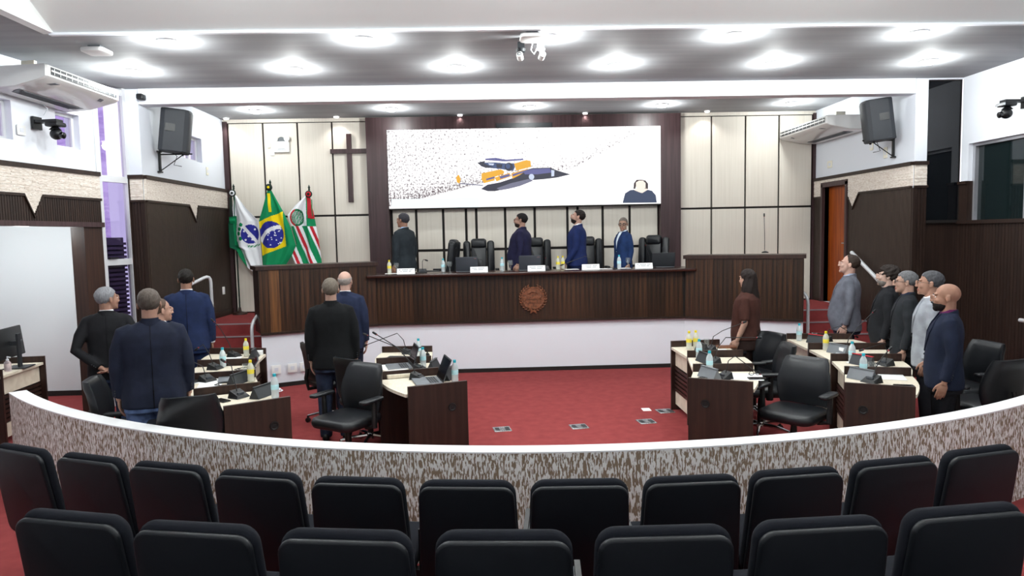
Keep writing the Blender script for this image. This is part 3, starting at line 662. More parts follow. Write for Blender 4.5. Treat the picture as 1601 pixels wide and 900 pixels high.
def head_base(fem=False):
    b = B(); E_ = b.ell
    E_((0, -.016, .032), (.074, .095, .086), 24); E_((0, .028, -.028), (.060, .064, .086), 20); E_((0, .034, -.066), (.051, .054, .048), 18); E_((0, .074, -.096), (.022, .018, .019), 12)
    E_((0, .100, -.010), (.011, .018, .032), 12, M=Matrix.Rotation(radians(-22), 3, 'X')); E_((0, .1075, -.033), (.0135, .0125, .0105), 12)
    for s in (-1, 1):
        E_((s*.009, .102, -.037), (.009, .010, .008), 10); E_((s*.036, .064, -.030), (.023, .022, .024), 12); E_((s*.028, .080, .024), (.026, .013, .009), 12)
        E_((s*.029, .071, .002), (.0145, .011, .010), 10)
        E_((s*.077, -.012, -.006), (.008, .020, .032), 12, M=Matrix.Rotation(s*radians(18), 3, 'Z')); E_((s*.076, -.008, -.028), (.007, .010, .012), 8)
    E_((0, .087, -.063), (.024, .011, .007), 12); E_((0, .085, -.074), (.020, .011, .008), 12)
    b.tube([(0, -.026, -.03), (0, -.028, -.10), (0, -.034, -.20)], [.054, .055, .064], 16)
    return remesh(b, .0058, 2)
HEAD = None
def hair_mesh(kind, seed):
    rs = random.Random(seed); b = B(); ph = [rs.uniform(0, 6) for _ in range(6)]
    n, m = 44, 26; r0 = {'short': (.0795, .1005, .0905), 'buzz': (.0770, .0980, .0880), 'fringe': (.0785, .0985, .0885), 'curly': (.090, .112, .104), 'long': (.086, .104, .097), 'side': (.0780, .0995, .0895), 'thin': (.0785, .099, .0885)}[kind]
    rings = []
    for j in range(1, m):
        t = pi*.86*j/m; R = []
        for i in range(n):
            a = 2*pi*i/n; x, y, z = r0[0]*sin(t)*cos(a), r0[1]*sin(t)*sin(a), r0[2]*cos(t)
            amp = {'curly': .006, 'buzz': .0004, 'fringe': .001, 'long': .002}.get(kind, .0022)
            k = 1+amp/.09*(sin(9*a+ph[0]+5*t)+sin(17*a+ph[1])*.6+sin(13*t+7*a+ph[2])*.8)*sin(t)
            x, y, z = x*k, y*k-.018, z*k+.034
            zl = float(np.interp(y, [-.12, -.06, -.036, .006, .022, .045, .09], [-.078, -.072, -.016, -.010, .026, .062, .076]))
            if kind == 'thin': zl += max(0, y+.01)*.9
            if kind == 'curly': zl += .004*sin(11*a)
            if kind == 'fringe': 
                if z > .045 or y > .03: x, y, z = x*.86, (y+.018)*.86-.018, (z-.034)*.86+.034
            if z < zl:
                q = min(1, (zl-z)/.02); f = 1-.16*q; x, y, z = x*f, (y+.018)*f-.018, (z-.034)*f+.034
            R.append((x, y, z))
        rings.append(R)
    b.loft(rings[::-1], True)
    if kind == 'long':
        L_ = []
        for k in range(17):
            u = k/16; z = .075-.37*u; R = []; hw = .074+.030*sin(pi*min(1, u*.72))-.03*max(0, u-.75)
            for i in range(36):
                a = 2*pi*i/36; w = .005*sin(7*a+ph[3]+u*7)*(.3+u)+.003*sin(15*a+u*14)
                dp = .058+.014*sin(pi*u*.8); R.append(((hw+w)*cos(a)+.006*sin(u*9), -.038+(dp+.014+w)*sin(a)-.045*u, z+.02*sin(4*a+ph[4])*u*u))
            L_.append(R)
        b.loft(L_[::-1], True)
    return b
PN = [0]
def cmat(h, r=.85, k='cloth'):
    n = k+h+str(r)
    if n not in MATS:
        if k == 'hair': mat(n, h, r, c2='%02x%02x%02x' % tuple(min(255, int(int(h[i:i+2], 16)*1.12+3)) for i in (0, 2, 4)), sc=(60, 60, 8), ns=2, bump=.5, spec=.22)
        elif k == 'skin': mat(n, h, r, c2='%02x%02x%02x' % tuple(int(int(h[i:i+2], 16)*.93) for i in (0, 2, 4)), ns=14, spec=.4)
        elif k == 'jeans': mat(n, h, r, c2='%02x%02x%02x' % tuple(min(255, int(int(h[i:i+2], 16)*1.5+8)) for i in (0, 2, 4)), ns=9, bump=.1, spec=.2)
        else: mat(n, h, r, c2='%02x%02x%02x' % tuple(min(255, int(int(h[i:i+2], 16)*1.1+2)) for i in (0, 2, 4)), ns=11, bump=.35, spec=.2, det=4)
    return n
def person(label, x, y, z0, face, H, w=1., d=1., belly=0., jacket='1b1e2a', trousers='1c1c20', shirt='e8e8ec', skin='b98a70', hair='short', hcol='1d1714', yaw=0, pitch=6, armR=None, armL=None, beard=None, glasses=None, vent=False, woman=False, shoes='101010', tr_kind='cloth', collar_up=0., lean=0., hands='normal', cuffs=False):
    global HAND, HEAD
    if HAND is None: HAND, HEAD = hand_base(), head_base()
    k = H/1.72; PN[0] += 1
    t = thing('person', label, 'person', (x, y, z0), radians(face)-pi/2)
    K = Matrix.Scale(k, 4); rgb = [int(skin[i:i+2], 16) for i in (0, 2, 4)]; av = sum(rgb)/3; skin = '%02x%02x%02x' % tuple(int(c+(av-c)*.22) for c in rgb)
    sk, jk, tk, hk = cmat(skin, .55, 'skin'), cmat(jacket), cmat(trousers, .85, tr_kind), cmat(hcol, .6, 'hair')
    ws = w if not woman else w*.92
    # arm paths (right = +X)
    arms = {}
    for s, ov in ((1, armR), (-1, armL)):
        sh = Vector((s*(.172*ws+.004), -.016, 1.382 if not woman else 1.36)); el = Vector((s*(.218*ws+.008), -.036, 1.10)); wr = Vector((s*(.210*ws+.012), .020, .855))
        if ov: el, wr = Vector((s*ov[0][0], ov[0][1], ov[0][2])), Vector((s*ov[1][0], ov[1][1], ov[1][2]))
        arms[s] = (sh, sh.lerp(el, .5)+Vector((s*.008, 0, 0)), el, el.lerp(wr, .5), wr)
    # body: one skin surface with head and hands
    b = B(); zs = [.80, .9, 1.02, 1.15, 1.28, 1.36, 1.42, 1.455, 1.48]
    b.loft([tring(z, ws*.9, d*.9, belly*.8, .025) for z in zs])
    for s in (1, -1):
        sh, m, el, fm, wr = arms[s]; b.tube([sh, m, el, fm, wr], [.050, .047, .040, .037, .027], 12, rnd=True)
        b.tube([(s*.09, 0, .86), (s*.10, .012, .48), (s*.105, -.01, .07)], [.080, .052, .036], 12, rnd=True)
    body = remesh(b, .018, 2)
    Hm = Matrix.Translation((0, .012, 1.603)) @ Matrix.Translation((0, -.025, -.10)) @ Matrix.Rotation(radians(yaw), 4, 'Z') @ Matrix.Rotation(radians(pitch), 4, 'X') @ Matrix.Translation((0, .025, .10))
    hs = 1.06 if not woman else 1.0
    Hm = Hm @ Matrix.Scale(hs, 4)
    hd = B(); hd.v = list(HEAD.v); hd.f = list(HEAD.f)
    hd.m = [1 if (lambda c: c[1] > .082 and -.079 < c[2] < -.058 and abs(c[0]) < .024)([sum(HEAD.v[j][a] for j in f)/len(f) for a in range(3)]) else 0 for f in HEAD.f]
    hd.xf(Hm); body.join(hd)
    for s in (1, -1):
        sh, m, el, fm, wr = arms[s]; dr = (wr-el).normalized()
        if hands == 'clasp': dr = Vector((-s*.8, -.15, -.5)).normalized()
        zc = -dr; fwd = Vector((0, 1, 0)) if abs(zc.y) < .75 else Vector((-s*.6, 0, 1))
        yv = (fwd-zc*fwd.dot(zc)).normalized(); xv = yv.cross(zc)
        h = B(); h.v = [(p[0]*s, p[1], p[2]) for p in HAND.v]; h.f = HAND.f if s == 1 else [f[::-1] for f in HAND.f]; h.m = [0]*len(h.f)
        M = Matrix((xv, yv, zc)).transposed().to_4x4(); M.translation = wr; h.xf(M); body.join(h, 0)
    body.xf(K).obj('body', [sk, 'lip'], t, 60)
    # eyes, brows
    for s in (-1, 1):
        B().ell((s*.030, .0775, .0015), (.0100, .0068, .0056), 12).ell((s*.030, .0834, .0015), (.0046, .002, .0044), 10, 1).xf(K @ Hm).obj('eye', ['eyewhite', 'iris'], t, 60)
        B().tube([(s*.014, .092, .020), (s*.030, .0915, .025), (s*.047, .079, .020)], [.003, .004, .002], 6).xf(K @ Hm).obj('eyebrow', hk if hair != 'none' else cmat('2a201a', .6, 'hair'), t)
    if hair != 'none': hair_mesh(hair, PN[0]).xf(K @ Hm).obj('hair', hk, t, 70)
    if beard:
        bb = B().ell((0, .033, -.064), (.0555, .0635, .060), 28); bb.v = [((px, py, pz) if (pz < -.052+max(0, .06-py)*.55 and py > -.012) and not (py > .07 and -.080 < pz < -.052 and abs(px) < .026 and False) else (px*.7, (py-.03)*.7+.03, (pz+.06)*.7-.06)) for px, py, pz in bb.v]
        if beard[1] > 1: bb.ell((0, .066, -.098), (.032, .028, .028), 14)
        bb.tube([(-.026, .088, -.060), (0, .103, -.050), (.026, .088, -.060)], [.005, .007, .005], 6)
        bb.xf(K @ Hm).obj('beard', cmat(beard[0], .7, 'hair'), t, 60)
    if glasses:
        g = B()
        for s in (-1, 1):
            P = [(s*.033+.024*sgnp(cos(2*pi*i/16), .7), .098, .001+.016*sgnp(sin(2*pi*i/16), .7)) for i in range(17)]; g.tube(P, .0040 if glasses != 'thin' else .0018, 6)
            g.tube([(s*.057, .096, .006), (s*.078, .06, .007), (s*.083, -.012, .006)], .0026 if glasses != 'thin' else .0015, 6)
        g.tube([(-.010, .101, .004), (.010, .101, .004)], .003, 6); g.xf(K @ Hm).obj('eyeglasses', 'black', t)
    # clothes
    top = 1.465; vz = 1.10; j = B()
    if woman:
        j.loft([tring(z, ws, d*.92, belly, 0, waist=.06) for z in (.86, .95, 1.02, 1.1, 1.18, 1.28, 1.36, 1.41, 1.445, 1.465)])
        for s in (1, -1):
            sh, m, el, fm, wr = arms[s]; j.tube([sh+Vector((-s*.05, 0, .02)), sh, m, el+Vector((0, 0, .03))], [.05, .062, .062, .058], 14)
        jm = remesh(j, .011, 3); jm.xf(K).obj('sweater', jk, t, 70)
    else:
        j.loft([tring(z, ws, d, belly) for z in (.775, .84, .90, .96, 1.02, 1.08, 1.15, 1.22, 1.28, 1.33, 1.37, 1.41, 1.44, top)])
        for s in (1, -1):
            sh, m, el, fm, wr = arms[s]; q = .92+.08*ws; e = wr+(el-wr).normalized()*.012
            j.tube([sh+Vector((-s*.07, 0, .035)), sh+Vector((-s*.01, 0, .006)), m, el, fm, e], [.045, .062*q, .061*q, .051*q, .048*q, .043], 16)
        jm = remesh(j, .011, 4)
        def inv(px, py, pz):
            return py > .02 and pz > vz and abs(px) < .012+.062*(pz-vz)/(top-vz)
        jm.kill(inv)
        jk_o = jm.xf(K).obj('jacket', jk, t, 70)
        s_ = B().loft([tring(z, ws, d, belly, .012) for z in (.95, 1.02, 1.1, 1.18, 1.28, 1.36, 1.41, 1.44, 1.462)])
        cr = []
        for z, rx, ry in ((1.43, .075, .070), (1.470, .065, .065), (1.494+collar_up*.01, .064, .064), (1.496, .055, .055), (1.44, .05, .05)):
            cr.append([(rx*cos(2*pi*i/24), -.012+ry*sin(2*pi*i/24)-(.006 if z > 1.47 else 0), z-(.030*max(0, sin(2*pi*i/24)) if z > 1.47 else 0)) for i in range(24)])
        s_.loft(cr, True); s_.xf(K).obj('shirt', cmat(shirt, .8), t, 60)
        for s in (-1, 1):          # lapels and collar
            L_ = []
            for i in range(13):
                u = i/12; z = vz+.01+(top-.012-vz)*u; xi = .012+.062*(z-vz)/(top-vz)-.004; wd = .010+.062*sin(pi*min(1, u*1.12)**1.6)*(.55 if u > .82 else 1)
                zz = [(xi, z), (xi+wd*.5, z-.004), (xi+wd, z-.008)]
                R = [(s*a, tfront(a, c, ws, d, belly)+.010, c) for a, c in zz]+[(s*a, tfront(a, c, ws, d, belly)-.004, c) for a, c in zz[::-1]]
                L_.append(R if s > 0 else R[::-1])
            B().loft(L_, True).xf(K).obj('lapel', jk, t, 50)
        C_ = []
        for i in range(21):
            a = radians(-25+230*i/20)+pi; cx, cy = .076*cos(a), -.014+.072*sin(a)
            up_ = 1.492-.02*(1-abs(sin(a))) if sin(a) < 0 else 1.468
            C_.append([(cx*.90, cy*.9-.001, 1.44), (cx*1.16, cy*1.16, 1.438), (cx*1.06, cy*1.06, up_), (cx*.92, cy*.92, up_)])
        B().loft(C_, True).xf(K).obj('jacket_collar', jk, t, 50)
        for s in (1, -1):
            sh, m, el, fm, wr = arms[s]; dr = (wr-el).normalized()
            if cuffs: B().tube([wr-dr*.03, wr+dr*.002], [.036, .034], 14).xf(K).obj('shirt_cuff', cmat(shirt, .8), t)
            bb = B()
            for q in range(3): bb.ell(wr-dr*(.03+.022*q)+Vector((s*.02, -.046, 0)), (.006, .005, .006), 8)
            bb.xf(K).obj('cuff_buttons', 'darkgrey', t)
        if vent:
            P = [(0, tback(0, z, ws, d, belly)-.0005, z) for z in (1.44, 1.38, 1.3, 1.2, 1.1, 1.0, .9, .80)]; B().tube(P, .0026, 6).xf(K).obj('back_seam', cmat('07080b'), t)
            B().box(-.004, .004, tback(0, .85, ws, d, belly)-.004, tback(0, .85, ws, d, belly)+.004, .778, .93).xf(K).obj('back_vent', cmat('07080b'), t, 0)
        bb = B().ell((0.006, tfront(0, 1.07, ws, d, belly)+.004, 1.07), (.010, .005, .010), 10).ell((0.006, tfront(0, .95, ws, d, belly)+.004, .95), (.010, .005, .010), 10); bb.xf(K).obj('jacket_buttons', 'darkgrey', t)
    p = B(); p.loft([tring(z, ws*.93, d*.93, belly*.5, 0) for z in (.74, .80, .88, .96, 1.0)])
    for s in (1, -1): p.tube([(s*.088*ws, 0, .86), (s*.094*ws, .012, .66), (s*.098*ws, .014, .48), (s*.10*ws, -.002, .27), (s*.10*ws, -.010, .035)], [.108*ws, .090*ws, .076*ws, .068, .064], 16)
    remesh(p, .013, 3).xf(K).obj('trousers', tk, t, 70)
    for s in (1, -1):
        R = []
        for yy, hw, hh in ((-.095, .022, .05), (-.085, .034, .075), (-.03, .038, .085), (.05, .040, .062), (.12, .046, .048), (.165, .038, .036), (.185, .016, .022)):
            R.append([(s*.105+hw*cos(2*pi*i/14), yy, max(.0, hh*.5+hh*.5*sin(2*pi*i/14))) for i in range(14)])
        B().loft(R[::-1], True).xf(K).obj('shoe', cmat(shoes, .4), t, 60)
    return t
DS = PZ
person('man in black jacket and jeans with hands clasped behind his back, grey hair', -3.86, 6.95, 0, 112, 1.66, w=1.02, jacket='18181b', trousers='1f2a40', tr_kind='jeans', skin='a5745c', hair='short', hcol='77777b', yaw=-52, pitch=4, armR=((.285, -.10, 1.10), (.075, -.190, .93)), armL=((.285, -.10, 1.10), (.06, -.185, .915)), hands='clasp', vent=True, beard=None)
person('broad man in navy jacket and blue jeans seen from behind, nearest the curved wall', -2.78, 5.62, 0, 114, 1.72, w=1.16, d=1.12, belly=.03, jacket='191d2b', shirt='191d2b', trousers='3d4a66', tr_kind='jeans', skin='b07f68', hair='short', hcol='4a423c', yaw=-4, pitch=2, vent=True)
person('man mostly hidden behind the broad man in navy, only part of his face showing', -3.17, 6.60, 0, 95, 1.56, w=.92, jacket='1a1a1e', trousers='1b1d24', skin='b5826b', hair='thin', hcol='4a3a30', yaw=-48, pitch=2)
person('tall man in bright blue suit and white collar seen from behind', -3.66, 8.32, 0, 108, 1.77, w=1.10, d=1.05, jacket='1a2440', trousers='172545', cuffs=True, skin='9c6c54', hair='side', hcol='15110f', pitch=3, vent=True)
person('man in long black jacket seen from behind between the two left desk banks', -1.66, 7.12, 0, 99, 1.69, w=1.04, jacket='0e0f11', shirt='111214', trousers='181e2c', tr_kind='jeans', skin='bd907a', hair='short', hcol='5e564d', yaw=3, pitch=9, collar_up=0)
person('bald man in navy suit standing behind the man in black', -1.76, 8.32, 0, 92, 1.70, w=1.0, jacket='1d2338', trousers='1a1f30', skin='c99a86', hair='fringe', hcol='8d8580', pitch=6, yaw=-6)
person('woman with long dark hair in brown sweater beside the inner right desks', 3.03, 7.95, 0, 146, 1.64, w=1.14, d=1.25, belly=.02, jacket='3a211c', trousers='241714', skin='bf9078', hair='long', hcol='1c1412', woman=True, pitch=3, yaw=-34, armL=((.235, -.03, 1.08), (.215, .06, .87)))
person('balding man in grey suit jacket, farthest of the five men at the right', 4.60, 8.62, 0, 150, 1.757, w=1.08, d=1.12, belly=.07, jacket='5b5d66', trousers='161a2a', shirt='9aa3b8', skin='c69683', hair='thin', hcol='2c221d', pitch=12)
person('curly haired man with grey beard in black jacket at the right', 4.60, 7.75, 0, 147, 1.65, w=1.0, d=1.05, belly=.05, jacket='1c1d20', trousers='151619', shirt='1d1d20', skin='c49a88', hair='curly', hcol='241d1a', beard=('6b6561', 1), pitch=7)
person('grey haired man with dark framed glasses and charcoal jacket at the right', 4.42, 7.10, 0, 150, 1.63, w=1.0, jacket='212327', trousers='17181b', shirt='20283c', skin='bb8c76', hair='side', hcol='5a5a5c', glasses='thick', pitch=2)
person('grey haired man in light grey jacket second nearest at the right', 4.25, 6.45, 0, 148, 1.667, w=.98, jacket='8b8e95', trousers='26272c', shirt='e3e3e6', skin='b07c63', hair='side', hcol='404043', glasses='thin', pitch=5)
person('bald man with black beard, navy jacket and purple shirt, nearest at the right', 3.90, 5.69, 0, 150, 1.605, w=1.04, d=1.05, belly=.02, jacket='161c2c', trousers='111216', shirt='5a1f4d', skin='a8735a', hair='none', hcol='1d1614', beard=('191413', 2), pitch=2)
person('man with dark greying hair in dark suit at the left end of the stage desk', -1.40, 11.22, DS, 150, 1.66, w=1.12, d=1.16, jacket='23282d', trousers='1c2024', shirt='a9c4e4', skin='a8745a', hair='side', hcol='35343a', pitch=4)
person('heavy man with glasses and beard in dark purple suit at the stage desk', 0.52, 11.20, DS, 166, 1.62, w=1.16, d=1.28, belly=.07, jacket='1c1b33', trousers='17162a', shirt='2a2c4c', skin='b5826b', hair='side', hcol='171314', beard=('2a201d', 1), glasses='thin', pitch=5)
person('dark haired bearded man in royal blue suit and white shirt looking up', 1.44, 11.20, DS, 170, 1.66, w=1.12, d=1.18, jacket='18234a', trousers='151e3c', shirt='eef0f4', skin='c09078', hair='side', hcol='1a1513', beard=('1d1614', 1), pitch=16, armL=((.27, .02, 1.06), (.24, .19, .82)))
person('shaven headed man with black glasses looking toward the audience from the stage desk', 2.20, 11.22, DS, 200, 1.52, w=1.0, d=1.0, jacket='1a2c50', trousers='16213c', shirt='cfdbe6', skin='b3866c', hair='buzz', hcol='5f5751', glasses='thick', yaw=48, pitch=-3)

# ------------------------------------------------------------------ video wall
led = thing('video_wall', 'large bright video wall showing a yellow harvester in a pale field', 'screen', (.65, 12.0, 2.605))
LW, LH = 4.76, 1.35
def ledmat():
    M = bpy.data.materials.new('led_field'); M.use_nodes = True; nt = M.node_tree; N = nt.nodes; L = nt.links; b_ = N['Principled BSDF']
    tc = N.new('ShaderNodeTexCoord'); tc.object = led; sp_ = N.new('ShaderNodeSeparateXYZ'); L.new(tc.outputs['Object'], sp_.inputs[0])
    def mth(op, a, c, clamp=False):
        m = N.new('ShaderNodeMath'); m.operation = op; m.use_clamp = clamp
        for i, v in enumerate((a, c)):
            if v is None: continue
            if isinstance(v, (int, float)): m.inputs[i].default_value = v
            else: L.new(v, m.inputs[i])
        return m.outputs[0]
    nz = N.new('ShaderNodeTexNoise'); nz.inputs['Scale'].default_value = 30; nz.inputs['Detail'].default_value = 5; nz.inputs['Roughness'].default_value = .7; L.new(tc.outputs['Object'], nz.inputs['Vector'])
    # standing crop lies above a bent line; darker along its lower edge
    X_, Z_ = sp_.outputs[0], sp_.outputs[2]; mul = lambda q, k, o: mth('ADD', mth('MULTIPLY', q, k), o)
    l1 = mul(X_, .235, .575); l2 = mth('MAXIMUM', mul(X_, .11, .515), mul(X_, .52, .184)); st = mth('GREATER_THAN', X_, -.53)
    ln = mth('ADD', mth('MULTIPLY', l1, mth('SUBTRACT', 1, st)), mth('MULTIPLY', l2, st))
    hsel = mth('SUBTRACT', Z_, ln); crop = mth('MULTIPLY', hsel, 30, True)
    edge = mth('POWER', mth('SUBTRACT', 1, mth('MULTIPLY', hsel, 2.2), True), 2.0)
    left = mth('MULTIPLY', mth('SUBTRACT', .0, X_), .026)
    thr = mth('ADD', mth('ADD', .455, mth('MULTIPLY', edge, .11)), left)
    sp2 = mth('MULTIPLY', mth('MULTIPLY', mth('SUBTRACT', thr, nz.outputs[0]), 9, True), crop)
    rp = N.new('ShaderNodeValToRGB'); rp.color_ramp.elements[0].color = (1, .985, .99, 1); rp.color_ramp.elements[1].color = (.09, .06, .07, 1); L.new(sp2, rp.inputs[0])
    b_.inputs['Base Color'].default_value = (.02, .02, .02, 1); b_.inputs['Roughness'].default_value = .4
    L.new(rp.outputs[0], b_.inputs['Emission Color']); b_.inputs['Emission Strength'].default_value = 1.25; MATS['led_field'] = M
ledmat()
def em(n, c, e=1.0): mat(n, '050505', .4); I = MATS[n].node_tree.nodes['Principled BSDF'].inputs; I['Emission Color'].default_value = (*lin(c), 1); I['Emission Strength'].default_value = e
for n, c in (('e_yellow', 'e8a921'), ('e_blue', '3a4c78'), ('e_dark', '26263a'), ('e_violet', '5a5a92'), ('e_pale', 'c8d2e8'), ('e_navy', '34405c'), ('e_skin', 'fbeadd'), ('e_hair', '3a2c30'), ('e_band', 'eefcfc'), ('e_shadow', '6f6f86')): em(n, c)
B().box(-LW/2-.02, LW/2+.02, .012, .16, -.02, LH+.01).obj('housing', 'gap', led, 0)
pmh = B().slab(LW/4-.003, LH/2-.003, .012, .002, .001, seg=1).mesh('display_panel', 'led_field', 0)
for r in range(2):
    for c in range(4): link('display_panel', pmh, led, (-LW/2+LW/4*(c+.5), 0, LH/2*r+.0015))
sx = lambda px: (px-607)/(1028-607)*LW-LW/2
sz = lambda px, py: (327-(px-607)*8/421-py)/(327-206)*LH
def pic(name, m, pts, z=.002):
    P = [(sx(a), sz(a, c)) for a, c in pts]
    ar = sum(P[i][0]*P[(i+1) % len(P)][1]-P[(i+1) % len(P)][0]*P[i][1] for i in range(len(P)))
    if ar < 0: P = P[::-1]
    n = len(P); bb = B().add([(x, -z, zz) for x, zz in P]+[(x, .001, zz) for x, zz in P], [tuple(range(n))]+[(i, n+i, n+(i+1) % n, (i+1) % n) for i in range(n)])
    return bb.obj(name, m, led, 0)
pic('picture_band', 'e_band', [(611, 312), (745, 310), (745, 324.5), (611, 326)], .0015)
Zp = lambda P: [(580+u/3.63, 246+v/3.63) for u, v in P]
pic('picture_shadow', 'e_dark', Zp([(612, 182), (650, 158), (720, 145), (790, 122), (850, 80), (905, 65), (1000, 62), (1040, 78), (1115, 100), (1040, 118), (960, 128), (900, 132), (830, 165), (760, 180), (690, 195), (650, 195)]), .0015)
pic('picture_shadow', 'e_shadow', Zp([(700, 178), (780, 150), (880, 126), (905, 136), (830, 166), (770, 181), (720, 190)]), .002)
pic('picture_shadow', 'e_violet', Zp([(850, 84), (905, 70), (1000, 66), (1010, 90), (930, 100), (860, 100)]), .002)
for P in ([(617, 95), (725, 72), (745, 85), (740, 98), (690, 115), (690, 135), (630, 150), (617, 130)], [(690, 118), (775, 92), (780, 112), (700, 140)], [(783, 95), (885, 66), (830, 105), (790, 125)], [(800, 40), (870, 20), (893, 25), (895, 58), (812, 80)]): pic('picture_harvester', 'e_yellow', Zp(P), .003)
pic('picture_harvester', 'e_blue', Zp([(610, 28), (640, 35), (690, 33), (760, 40), (800, 38), (805, 60), (795, 80), (720, 70), (640, 62), (615, 55)]), .0035)
pic('picture_harvester', 'e_dark', Zp([(595, 36), (640, 25), (634, 40), (660, 52), (690, 60), (640, 64), (612, 50)]), .004)
pic('picture_harvester', 'e_pale', Zp([(655, 38), (690, 40), (684, 50), (662, 48)]), .004); pic('picture_harvester', 'e_dark', Zp([(700, 42), (735, 44), (730, 66), (704, 64)]), .004)
pic('picture_harvester', 'e_violet', Zp([(640, 12), (700, 8), (755, 18), (850, 12), (855, 20), (750, 28), (640, 20)]), .004)
for P in ([(643, 125), (690, 112), (690, 122), (643, 135)], [(718, 112), (772, 98), (776, 110), (722, 126)], [(790, 100), (880, 72), (862, 86), (792, 112)]): pic('picture_harvester', 'e_violet', Zp(P), .0045)
pic('picture_harvester', 'e_pale', Zp([(1008, 74), (1026, 78), (1024, 110), (1008, 112)]), .003)
def pdisc(m, px, py, rx, ry, z): return pic('picture_wheel', m, [(px+rx*cos(2*pi*i/20), py+ry*sin(2*pi*i/20)) for i in range(20)], z)
pdisc('e_dark', 792.5, 262, 6.5, 6.5, .005); pdisc('e_blue', 791, 261, 3.5, 4, .0055); pdisc('e_pale', 827, 277.5, 4.2, 4.6, .005)
pic('picture_harvester', 'e_yellow', [(711, 278), (715, 274), (718, 281), (716, 288), (712, 286)], .003); pic('picture_header', 'e_shadow', [(716, 287), (752, 290), (752, 291.5), (716, 288.5)], .003)
pic('picture_interpreter', 'e_navy', [(968, 318), (972, 303), (980, 298), (990, 297), (998, 302), (1006, 297), (1014, 299), (1020, 306), (1021.5, 317.5)], .003)
pic('picture_interpreter', 'e_skin', [(986, 298), (992, 294), (1004, 294), (1008, 297), (999, 302.5), (996, 302)], .004)
pic('picture_interpreter', 'e_hair', [(985, 296), (986, 287), (990, 282), (997, 281.5), (1004, 283), (1008, 288), (1008, 296), (1003, 296), (1003, 287), (990, 287), (988, 296)], .004)
pic('picture_interpreter', 'e_skin', [(989, 294), (989, 286), (994, 283), (1000, 283), (1004, 287), (1004, 294), (997, 297)], .0045)
ac_ = thing('air_grille', 'narrow dark blue ventilation grille above the video wall', 'vent', (.645, 11.99, 3.96))
B().box(-.49, .49, 0, .02, 0, .08).obj('frame', 'black', ac_, 0)
for k in range(4): B().box(-.475, .475, -.006, .0, .008+.018*k, .02+.018*k).obj('slat', 'screenblue' if False else 'darkgrey', ac_, 0)

# ------------------------------------------------------------------ on the back wall
t = thing('wooden_cross', 'dark wooden cross hanging on the cream wall panels', 'cross', (-2.41, 12.168, 2.74))
B().box(-.042, .042, -.045, 0, 0, 1.18).obj('upright', 'framewood', t, 0); B().box(-.325, .325, -.052, -.002, .845, .92).obj('crossbar', 'framewood', t, 0)
t = thing('emergency_light', 'white twin emergency light high on the wall left of the cross', 'emergency light', (-3.575, 12.185, 3.62))
B().slab(.27, .19, .07, .02, .01).xf(Matrix.Translation((0, -.07, 0))).obj('case', 'plastic', t)
for s in (-1, 1): B().lathe([(.02, 0), (.045, .02), (.05, .05), (.03, .06)], 16).xf(Matrix.Translation((s*.10, -.02, .235)) @ Matrix.Rotation(radians(90), 4, 'X')).obj('lamp_head', 'plastic', t)
B().lathe([(.03, 0), (.06, 0), (.06, .04), (.03, .05)], 16).xf(Matrix.Translation((0, -.005, .21)) @ Matrix.Rotation(radians(90), 4, 'X')).obj('ballast', 'armgrey', t)
B().box(-.06, .06, -.073, -.07, .05, .06).box(-.08, .08, -.073, -.07, .03, .036).obj('print', 'print', t, 0)
tag(B().slab(.05, .10, .03, .008, .004).obj('alarm_button', 'ivory', loc=(-3.80, 12.155, 3.70)), 'small cream alarm box beside the emergency light', 'alarm')
tag(B().slab(.07, .06, .03, .008, .004).obj('wall_box', 'plastic', loc=(-3.74, 12.155, 3.57)), 'small white box under the alarm box on the cream panels', 'wall box')

# ------------------------------------------------------------------ flags
for n, c in (('f_green', '0f8a57'), ('f_dgreen', '0c5a3e'), ('f_white', 'eef0f4'), ('f_yellow', 'f2d813'), ('f_blue', '2b2f92'), ('f_red', 'c22634'), ('f_black', '23302a'), ('f_pink', 'cfd8d6')): mat(n, c, .75, bump=.05, ns=200, spec=.25)
FM = ['f_green', 'f_dgreen', 'f_white', 'f_yellow', 'f_blue', 'f_red', 'f_black', 'f_pink']
def inp(x, y, P):
    c = False
    for i in range(len(P)):
        (x0, y0), (x1, y1) = P[i], P[i-1]
        if (y0 > y) != (y1 > y) and x < (x1-x0)*(y-y0)/(y1-y0)+x0: c = not c
    return c
FXM = lambda u: -4.44+(u/6+360-369.4)/87.0*1.0        # cloth units (six per picture pixel) to metres
FZM = lambda u, v: 2.97-(v/6+280-297)/87.0
rs = random.Random(4)
stars2 = [(rs.uniform(395, 525), rs.uniform(440, 610)) for _ in range(26)]
def f1(u, v, s):
    if inp(u, v, [(45, 330), (112, 330), (112, 390), (104, 470), (106, 640), (40, 620)]): return 1 if (u < 82 or v > 590) else 0
    if inp(u, v, [(100, 560), (112, 560), (160, 690), (190, 800), (110, 720), (100, 640)]): return 0
    dx, dy = (u-232), (v-497)
    if dx*dx/78**2+dy*dy/85**2 < 1:
        tt = dx*.66-dy*.75
        if abs(dx*.80-dy*.60+2) < 14: return 2
        for sx_, sy_ in ((182, 470), (268, 455), (218, 516), (192, 547), (246, 545)):
            if hypot(u-sx_, v-sy_) < 9: return 2
        return 4
    for lx, ly in ((155, 412), (140, 450), (130, 490), (148, 535)):
        if hypot(u-lx, v-ly) < 17: return 0
    if inp(u, v, [(200, 592), (250, 600), (315, 580), (318, 596), (255, 616), (205, 612)]): return 0 if int(u/9+v/7) % 3 else 2
    return 2
